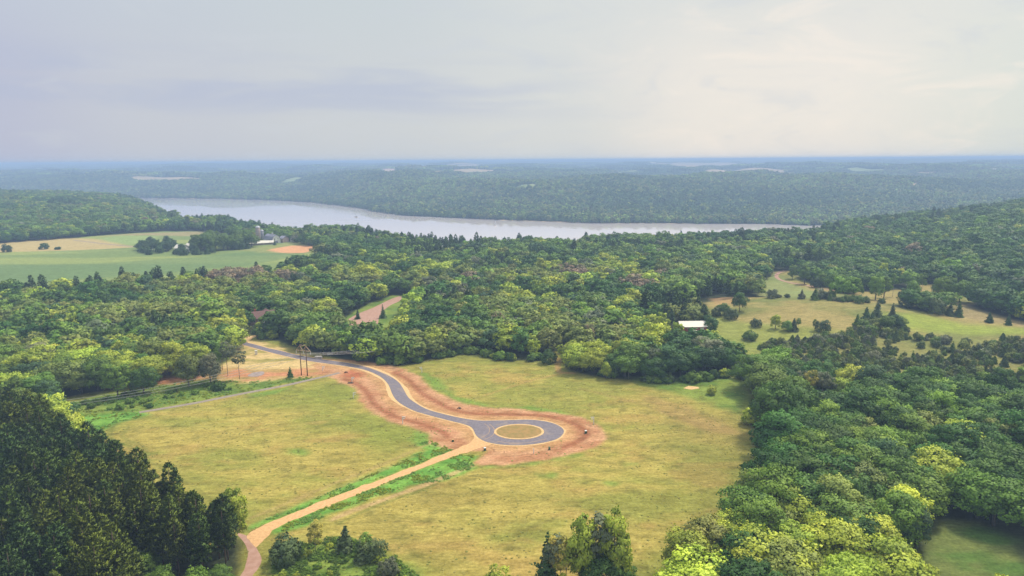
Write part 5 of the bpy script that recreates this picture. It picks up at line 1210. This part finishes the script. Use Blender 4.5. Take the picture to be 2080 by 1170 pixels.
# white marker posts with two arms, like a letter F
def marker(px, py, label, h=2.5, arms=2, side=1, rz=0.0):
    x, y = at(px, py); t = thing('marker_post', label, 'marker post', (x, y, float(H(x, y))), rz, 'white marker posts round the new road')
    link('post', boxm('post', [(0, 0, h / 2 - 0.2, 0.26, 0.2, h + 0.4, 0)], [M['white']]), t)
    for k in range(arms): link('arm', boxm('arm', [(side * (0.085 + 0.5 - 0.1 * k), 0, h - 0.14 - 0.7 * k, 1.15 - 0.2 * k, 0.14, 0.26, 0)], [M['white']]), t)
    return t
marker(655.5, 753, 'white two-armed marker post by the weedy verge near the power poles', 2.2)
marker(715, 776.5, 'white two-armed marker post beside a dark hole where the grey path starts')
marker(718, 809, 'white two-armed marker post in the grass left of the earth verge', 2.6)
marker(818, 861, 'white two-armed marker post on the lower rim of the earth verge', 3.0)
marker(857, 757.5, 'white marker post with arms on both sides in the grass above the curve', 2.9, 2, -1)
marker(1206, 862, 'white two-armed marker post at the right end above the turning circle', 3.0, 2, -1)
marker(1084, 921.5, 'plain white marker post without arms below the turning circle', 2.0, 0)
hx, hy = at(712, 778); bm = bmesh.new(); r = bmesh.ops.create_icosphere(bm, subdivisions=3, radius=1.0)
for v in bm.verts: v.co = Vector((v.co.x * 1.5, v.co.y * 1.0, v.co.z * 0.22 + 0.05 * math.sin(v.co.x * 7)))
me = bpy.data.meshes.new('soil_heap'); bm.to_mesh(me); bm.free(); me.materials.append(mat_noise('wet_soil', (0.03, 0.02, 0.015), (0.06, 0.04, 0.025), 3.0))
tag(link('soil_heap', me, None, (hx, hy, 0.05)), 'small heap of dark soil at the foot of a white marker post', 'soil heap')
def pedestal(px, py, label, s=1.0, lid='white'):
    x, y = at(px, py); t = thing('utility_box', label, 'utility box', (x, y, float(H(x, y))), random.uniform(-0.4, 0.4), 'utility boxes round the turning circle', s)
    link('cabinet', boxm('cabinet', [(0, 0, 0.5, 0.75, 0.7, 1.0, 0), (0, 0, 0.04, 0.95, 0.9, 0.12, 0)], [M['greenpaint']]), t)
    link('lid', boxm('lid', [(0, 0, 1.06, 0.85, 0.8, 0.12, 0)], [M[lid]]), t); link('door', boxm('door', [(0, -0.365, 0.52, 0.6, 0.03, 0.75, 0)], [M['greenpaint']]), t)
pedestal(920, 897, 'green utility box with a tan lid on the earth left of the track fork', 0.8, 'sand')
pedestal(985, 915, 'white-topped utility box right beside the track below the road', 0.95)
pedestal(1190, 880, 'dark utility box with white top near the right tip of the earth verge', 0.95)
pedestal(1116, 913.5, 'dark utility box below the turning circle right of the plain white post', 0.9, 'greenpaint')
def stake(px, py, label, h=1.2):
    x, y = at(px, py); t = thing('survey_stake', label, 'stake', (x, y, 0.0), 0.3, 'survey stakes in the bare earth')
    link('shaft', boxm('shaft', [(0, 0, h / 2, 0.12, 0.06, h, 0)], [M['wood']]), t); link('ribbon', boxm('ribbon', [(0.12, 0, h - 0.12, 0.24, 0.02, 0.12, 0)], [M['armwood']]), t)
stake(1003.5, 919, 'dark survey stake right of the white-topped utility box'); stake(845.5, 854, 'short survey stake on the earth verge below the road curve')
stake(790, 742.5, 'survey stake at the upper edge of the earth above the road'); stake(1024, 920, 'small survey stake between the utility box and the plain white post', 0.8)
for px, py, lb in ((933, 830, 'heap of dark cut brush on the earth above the road'), (703, 757, 'small heap of brush where the grey path meets the earth')):
    x, y = at(px, py); L_ = []
    for k in range(26):
        a = random.uniform(0, 6.28); r = random.uniform(0.2, 1.2); L_.append(([(math.cos(a) * r, math.sin(a) * r * 0.6, 0.05), (math.cos(a + 1.4) * r * 0.6, math.sin(a + 1.4) * r * 0.4, random.uniform(0.3, 0.75))], 0.07, 0.03, 4))
    tag(link('brush_pile', join_tubes('brush_pile', L_, M['bark']), None, (x, y, 0)), lb, 'brush pile')
# white cabinet, rock slab, rail fence by the road
x, y = at(520.5, 720); t = thing('white_cabinet', 'white upright cabinet standing in the grass below the top of the road', 'cabinet', (x, y, 0.0), 0.4)
link('body', boxm('body', [(0, 0, 1.05, 1.25, 1.2, 2.1, 0)], [M['white']]), t); link('roof', boxm('roof', [(0, 0, 2.17, 1.4, 1.35, 0.14, 0)], [M['whitemetal']]), t); link('door', boxm('door', [(0, -0.62, 1.0, 0.85, 0.05, 1.8, 0)], [M['whitemetal']]), t)
x, y = at(647, 728.5); bm = bmesh.new(); bmesh.ops.create_icosphere(bm, subdivisions=3, radius=1.0)
for v in bm.verts:
    c = v.co; k = 1 + 0.22 * (float(vnoise(c.x * 2 + 9, c.y * 2 + c.z * 3, 5)) - 0.5); v.co = Vector((max(-1.0, min(1.0, c.x * 1.25)) * 1.9 * k, max(-0.9, min(0.9, c.y * 1.2)) * 1.0, max(-0.3, min(0.7, c.z)) * 1.5 * k))
me = bpy.data.meshes.new('boulder'); bm.to_mesh(me); bm.free(); me.materials.append(M['rock'])
tag(link('boulder', me, None, (x, y, 0.3)), 'flat pale boulder on the far verge behind the power poles', 'boulder')
a, b = np.array(at(666, 722)), np.array(at(704, 716)); d = b - a; L0 = float(np.hypot(*d)); ang = math.atan2(d[1], d[0])
t = thing('rail_fence', 'white rail fence in the trees beyond the road', 'fence', (a[0], a[1], 0.0), ang)
for k in range(5): link('post', boxm('post', [(L0 * k / 4, 0, 0.55, 0.15, 0.15, 1.3, 0)], [M['white']]), t)
for z in (0.55, 1.05): link('rail', boxm('rail', [(L0 / 2, -0.09, z, L0 + 0.3, 0.06, 0.2, 0)], [M['white']]), t)

def car():
    x, y = at(530, 688); t = thing('parked_car', 'dark car parked on the earth spur at the top of the road', 'car', (x, y, 0.0), 0.35)
    def loft(name, secs, mat):
        V = []; Fc = []
        for (xx, w, z0, z1) in secs: V += [(xx, -w, z0), (xx, w, z0), (xx, w * 0.93, z1), (xx, -w * 0.93, z1)]
        n = len(secs)
        for i in range(n - 1):
            for k in range(4): Fc.append((i * 4 + k, i * 4 + (k + 1) % 4, (i + 1) * 4 + (k + 1) % 4, (i + 1) * 4 + k))
        Fc += [(3, 2, 1, 0), tuple((n - 1) * 4 + k for k in range(4))]
        return mesh_from(name, V, Fc, [mat])
    link('body', loft('body', [(-2.3, 0.78, 0.45, 0.85), (-2.15, 0.88, 0.32, 1.0), (-1.0, 0.92, 0.28, 1.02), (0.9, 0.92, 0.28, 1.0), (1.9, 0.88, 0.3, 0.88), (2.3, 0.74, 0.42, 0.75)], M['darkpaint']), t)
    link('cabin', loft('cabin', [(-1.9, 0.72, 1.0, 1.06), (-1.35, 0.72, 1.0, 1.5), (0.1, 0.72, 1.0, 1.55), (1.05, 0.74, 1.0, 1.05)], M['darkpaint']), t)
    link('windscreen', mesh_from('windscreen', [(0.16, -0.62, 1.52), (0.16, 0.62, 1.52), (0.98, 0.68, 1.08), (0.98, -0.68, 1.08)], [(0, 1, 2, 3)], [M['chrome']]), t)
    for s in (-1, 1): link('side_window', boxm('side_window', [(-0.5, s * 0.72, 1.26, 1.6, 0.03, 0.34, 0)], [M['glass']]), t)
    for sx in (-1.4, 1.4):
        for s in (-1, 1):
            w = link('wheel', join_tubes('tyre', [([(sx, s * 0.72, 0.34), (sx, s * 0.95, 0.34)], 0.34, 0.34, 16)], M['tyre']), t)
            link('rim', join_tubes('rim', [([(sx, s * 0.9, 0.34), (sx, s * 0.965, 0.34)], 0.2, 0.2, 12)], M['chrome']), w)
    for s in (-1, 1): link('headlight', boxm('headlight', [(2.2, s * 0.6, 0.66, 0.15, 0.3, 0.13, 0)], [M['chrome']]), t)
car()

# houses
def gable_roof(name, w, d, z0, rise, over, mat, thick=0.2):
    W = w / 2 + over; D = d / 2 + over; zo = z0 - over * rise / (d / 2)
    V = [(-W, -D, zo), (W, -D, zo), (W, 0, z0 + rise), (-W, 0, z0 + rise), (W, D, zo), (-W, D, zo)]; V2 = [(a, b, c + thick) for a, b, c in V]
    V = V2 + V; Fc = [(0, 1, 2, 3), (3, 2, 4, 5), (7, 6, 9, 8), (8, 9, 11, 10), (0, 6, 7, 1), (4, 10, 11, 5), (1, 7, 8, 2), (2, 8, 10, 4), (5, 11, 9, 3), (3, 9, 6, 0)]
    return mesh_from(name, V, Fc, [mat])
def gable_wall(name, w, d, h, rise, mat):
    W, D = w / 2, d / 2; V = [(-W, -D, -0.5), (W, -D, -0.5), (W, D, -0.5), (-W, D, -0.5), (-W, -D, h), (W, -D, h), (W, D, h), (-W, D, h), (W, 0, h + rise), (-W, 0, h + rise)]
    return mesh_from(name, V, [(0, 1, 5, 4), (2, 3, 7, 6), (1, 2, 6, 8, 5), (3, 0, 4, 9, 7)], [mat])
def house(name, label, px, py, w, d, h, rise, rz, wall, roof, wins=(), door=None, chimney=None, hz=0, cat='house', wing=None, group=None):
    x, y = at(px, py, hz); t = thing(name, label, cat, (x, y, float(H(x, y))), rz, group)
    link('wall', gable_wall('wall', w, d, h, rise, M[wall]), t)
    r = link('roof', gable_roof('roof', w, d, h, rise, 0.6, M[roof]), t)
    if chimney: link('chimney', boxm('chimney', [(chimney[0], chimney[1], h + rise * 0.8 + 0.6, 1.0, 0.9, 2.6, 0), (chimney[0], chimney[1], h + rise * 0.8 + 1.95, 1.2, 1.1, 0.15, 0)], [M['brick']]), r)
    for wx in wins:
        f = link('window', boxm('window', [(wx, -d / 2 - 0.03, h * 0.55, 1.3, 0.08, 1.2, 0)], [M['white']]), t); link('pane', boxm('pane', [(wx, -d / 2 - 0.085, h * 0.55, 1.06, 0.03, 0.96, 0)], [M['glass']]), f)
    if door is not None: link('door', boxm('door', [(door[0], -d / 2 - 0.05, door[2] / 2, door[1], 0.1, door[2], 0)], [M['white']]), t)
    if wing:
        wx, wy, ww, wd, wh, wr = wing
        a = link('wing_wall', gable_wall('wing_wall', wd, ww, wh, wr, M[wall]), t); a.location = (wx, wy, 0); a.rotation_euler = (0, 0, math.pi / 2)
        a = link('wing_roof', gable_roof('wing_roof', wd, ww, wh, wr, 0.6, M[roof]), t); a.location = (wx, wy, 0.02); a.rotation_euler = (0, 0, math.pi / 2)
    return t
house('brown_house', 'brown-roofed house with brick chimney among the trees above the road', 532, 655, 15, 9, 4.0, 3.4, 0.5, 'tanwall', 'brownroof', (-5, -2, 3), (0.6, 1.1, 2.1), (-3.5, 1.0), wing=(4, 2.5, 8, 12, 4.0, 3.0))
house('low_house', 'low house with a pale tan roof half hidden in the left wood', 268, 668, 16, 9, 3.2, 2.6, 0.35, 'tanwall', 'tanroof', (-4, 0, 4), None, None)
house('blue_grey_house', 'blue-grey roof peeping out of the dark wood at far left', 20, 634, 12, 8, 4, 3.0, 0.2, 'white', 'barnroof', (-3, 2), None, None)
house('red_shed', 'long red shed with a cream metal roof left of the dense dark tree', 1405, 672, 15, 8, 3.6, 2.2, 0.02, 'redwall', 'whitemetal', (), (4.9, 2.0, 2.8), None, cat='shed')
house('small_shed', 'small white-roofed lean-to in front of the red shed', 1411, 680, 3.2, 2.6, 1.8, 0.6, 0.0, 'white', 'whitemetal', (), None, None, cat='shed')
house('white_shed', 'small white-roofed shed in the trees behind the power cables', 866, 688, 6, 5, 3.6, 1.6, 0.4, 'white', 'whitemetal', (), (0, 1.2, 2.1), None, cat='shed')
house('valley_house', 'pinkish-roofed house at the foot of the right-hand hill wood', 1842, 563, 14, 10, 4.5, 4.0, -0.5, 'white', 'tanroof', (-4, 0, 4), (2, 1.1, 2.1), None)
house('farmhouse', 'white farmhouse with pale roof behind the windbreak evergreens', 370, 512, 13, 9, 5.0, 3.5, -0.3, 'white', 'whitemetal', (-4, 0, 4), (2, 1.1, 2.1), None)
house('farm_cottage', 'smaller white building right of the farmhouse in the grove', 390, 507, 10, 8, 4.5, 3.0, 0.1, 'white', 'whitemetal', (-3, 3), None, None)
# barn
def barn():
    x, y = at(553, 493); t = thing('gambrel_barn', 'big white barn with grey gambrel roof beside the silos', 'barn', (x, y, float(H(x, y))), -0.72)
    Lh, W, h = 10.5, 5.6, 4.0; pr = [(-W, h), (-W * 0.68, h + 4.2), (0, h + 6.6), (W * 0.68, h + 4.2), (W, h)]
    V = [(-Lh, a, b) for a, b in pr] + [(Lh, a, b) for a, b in pr] + [(-Lh, -W, -0.5), (-Lh, W, -0.5), (Lh, -W, -0.5), (Lh, W, -0.5)]
    link('wall', mesh_from('wall', V, [(0, 1, 2, 3, 4, 11, 10), (9, 8, 7, 6, 5, 12, 13), (10, 12, 5, 0), (13, 11, 4, 9)], [M['white']]), t)
    q = [(a * 1.04, b + 0.12) for a, b in pr]; o_ = [(a * 1.02, b + 0.34) for a, b in pr]; V = []
    for xx in (-Lh - 0.5, Lh + 0.5): V += [(xx, a, b) for a, b in o_] + [(xx, a, b) for a, b in q]
    Fc = []
    for k in range(4): Fc += [(k, k + 1, 11 + k, 10 + k), (5 + k + 1, 5 + k, 15 + k, 16 + k), (k, 5 + k, 6 + k, k + 1), (10 + k + 1, 16 + k, 15 + k, 10 + k)]
    Fc += [(0, 10, 15, 5), (4, 9, 19, 14)]
    r = link('roof', mesh_from('roof', V, Fc, [M['barnroof']]), t)
    link('cupola', boxm('cupola', [(2, 0, h + 7.4, 1.4, 1.4, 1.8, 0), (2, 0, h + 8.5, 1.8, 1.8, 0.3, 1)], [M['white'], M['silodome']]), r)
    link('door', boxm('door', [(Lh + 0.06, 0, 1.7, 0.12, 3.4, 3.4, 0)], [M['barnroof']]), t)
    for yy in (-2.2, 2.2): link('window', boxm('window', [(Lh + 0.05, yy, 5.6, 0.1, 0.9, 1.1, 0)], [M['glass']]), t)
barn()
def silo(px, py, r, h, label, mat, group='farm silos'):
    x, y = at(px, py); t = thing('silo', label, 'silo', (x, y, float(H(x, y))), 0, group); link('barrel', join_tubes('barrel', [([(0, 0, -0.5), (0, 0, h / 2), (0, 0, h)], r, r, 24)], M[mat]), t)
    bm = bmesh.new(); bmesh.ops.create_uvsphere(bm, u_segments=24, v_segments=12, radius=r * 1.03); bmesh.ops.delete(bm, geom=[v for v in bm.verts if v.co.z < -0.01], context='VERTS')
    for v in bm.verts: v.co.z = v.co.z * 0.8 + h
    for f in bm.faces: f.smooth = True
    me = bpy.data.meshes.new('dome'); bm.to_mesh(me); bm.free(); me.materials.append(M['silodome']); link('dome', me, t)
    link('hoop', join_tubes('hoop', [([(0, 0, h * k / 6 - 0.1), (0, 0, h * k / 6 + 0.1)], r * 1.03, r * 1.03, 24) for k in range(1, 6)], M['silodome']), t)
silo(525.5, 489, 2.9, 17.0, 'tall tan silo with pale dome left of the barn', 'concrete'); silo(533, 487, 2.2, 11.5, 'shorter dark silo between the tall silo and the barn', 'barnroof'); silo(594, 491, 2.4, 3.4, 'small white round bin right of the barn', 'white')
house('long_shed', 'long white-roofed shed at the left of the barn', 523, 497.5, 26, 9, 2.6, 2.0, 0.42, 'concrete', 'whitemetal', (), None, None, cat='shed')
house('joining_shed', 'white-roofed shed between the long shed and the barn gable', 543, 496, 17, 8, 2.6, 1.9, 0.12, 'concrete', 'whitemetal', (), None, None, cat='shed')
house('side_barn', 'grey-roofed side building right of the barn gable', 577, 492, 6, 12, 5.5, 2.6, -0.35, 'concrete', 'barnroof', (), None, None, cat='barn')

# boats
def sailboat():
    x, y = onplane(1005.5, 458, -50); t = thing('sailboat', 'small boat with a white sail on the river', 'boat', (x, y, -50), 0.7, None, 1.15)
    V = []; secs = [(-3.6, 0.9, 0.9), (-1.5, 1.25, 0.95), (1.5, 1.05, 1.0), (4.0, 0.06, 1.2)]
    for xx, w, z in secs: V += [(xx, -w, z), (xx, 0, -0.4), (xx, w, z)]
    Fc = []
    for i in range(3):
        for k in range(2): Fc.append((i * 3 + k, i * 3 + k + 1, i * 3 + k + 4, i * 3 + k + 3))
        Fc.append((i * 3 + 2, i * 3, i * 3 + 3, i * 3 + 5))
    Fc.append((0, 1, 2)); link('hull', mesh_from('hull', V, Fc, [M['white']]), t)
    link('mast', join_tubes('mast', [([(0.6, 0, 0.8), (0.6, 0, 10.2)], 0.1, 0.06, 6)], M['chrome']), t); link('boom', join_tubes('boom', [([(0.6, 0, 1.7), (-3.2, 0.3, 1.75)], 0.07, 0.05, 6)], M['chrome']), t)
    def sail(nm, a, b, c, belly):
        V = []; n = 8
        for i in range(n + 1):
            for k in range(n + 1):
                s = k / n; t_ = i / n; p = np.array(a) * (1 - t_) + (np.array(b) * (1 - s) + np.array(c) * s) * t_; V.append((p[0], p[1] + belly * math.sin(math.pi * t_) * math.sin(math.pi * s), p[2]))
        Fc = [(i * (n + 1) + k, i * (n + 1) + k + 1, (i + 1) * (n + 1) + k + 1, (i + 1) * (n + 1) + k) for i in range(n) for k in range(n)]
        me = mesh_from(nm, V, Fc, [M['sail']], True); o = link(nm, me, t); md = o.modifiers.new('thickness', 'SOLIDIFY'); md.thickness = 0.02
    sail('mainsail', (0.5, 0, 10.0), (0.5, 0, 1.8), (-3.1, 0.3, 1.8), 0.5); sail('jib', (0.8, 0, 9.0), (3.8, 0, 1.4), (0.9, 0.2, 1.6), 0.35)
sailboat()
def motorboat():
    x, y = onplane(723.5, 441, -50); t = thing('motor_boat', 'small pale motor boat crossing the wide part of the river', 'boat', (x, y, -50), 0.2, None, 1.5)
    V = []; secs = [(-3.0, 1.1, 0.9), (0, 1.2, 1.0), (2.0, 0.9, 1.15), (3.4, 0.06, 1.35)]
    for xx, w, z in secs: V += [(xx, -w, z), (xx, 0, -0.3), (xx, w, z)]
    Fc = []
    for i in range(3):
        for k in range(2): Fc.append((i * 3 + k, i * 3 + k + 1, i * 3 + k + 4, i * 3 + k + 3))
        Fc.append((i * 3 + 2, i * 3, i * 3 + 3, i * 3 + 5))
    Fc.append((0, 1, 2)); link('hull', mesh_from('hull', V, Fc, [M['white']]), t)
    link('cabin', boxm('cabin', [(0.2, 0, 1.6, 2.2, 1.7, 1.1, 0), (0.0, 0, 2.3, 2.8, 2.0, 0.12, 1)], [M['glass'], M['white']]), t); link('outboard_motor', boxm('outboard_motor', [(-3.15, 0, 0.9, 0.4, 0.4, 0.9, 0)], [M['tyre']]), t)
motorboat()
# white farm buildings far across the river
for px, py, w, lb in ((172, 347, 34, 'white farm building far across the river at the left'), (412, 338.5, 40, 'white farm building on the skyline above the river\'s left half'), (1097, 335, 40, 'long white building on the far plain above the sailboat'),
        (1325, 332.5, 60, 'white industrial building on the skyline right of centre'), (1248, 332.5, 50, 'white building in the distant town on the skyline'), (2015, 346, 38, 'white building on the far plateau at the right'),
        (1995, 363, 24, 'pale house high on the far bluff at the right'), (1845, 425, 12, 'tiny white house low on the far bluff behind the hill')):
    x, y = at(px, py, 4); house('distant_building', lb, px, py, w, w * 0.45, w * 0.16 + 3, w * 0.08, 0.2, 'white', 'whitemetal', hz=4, cat='building')
for px, py in ((1432, 330), (1445, 330)):
    pass
haze()
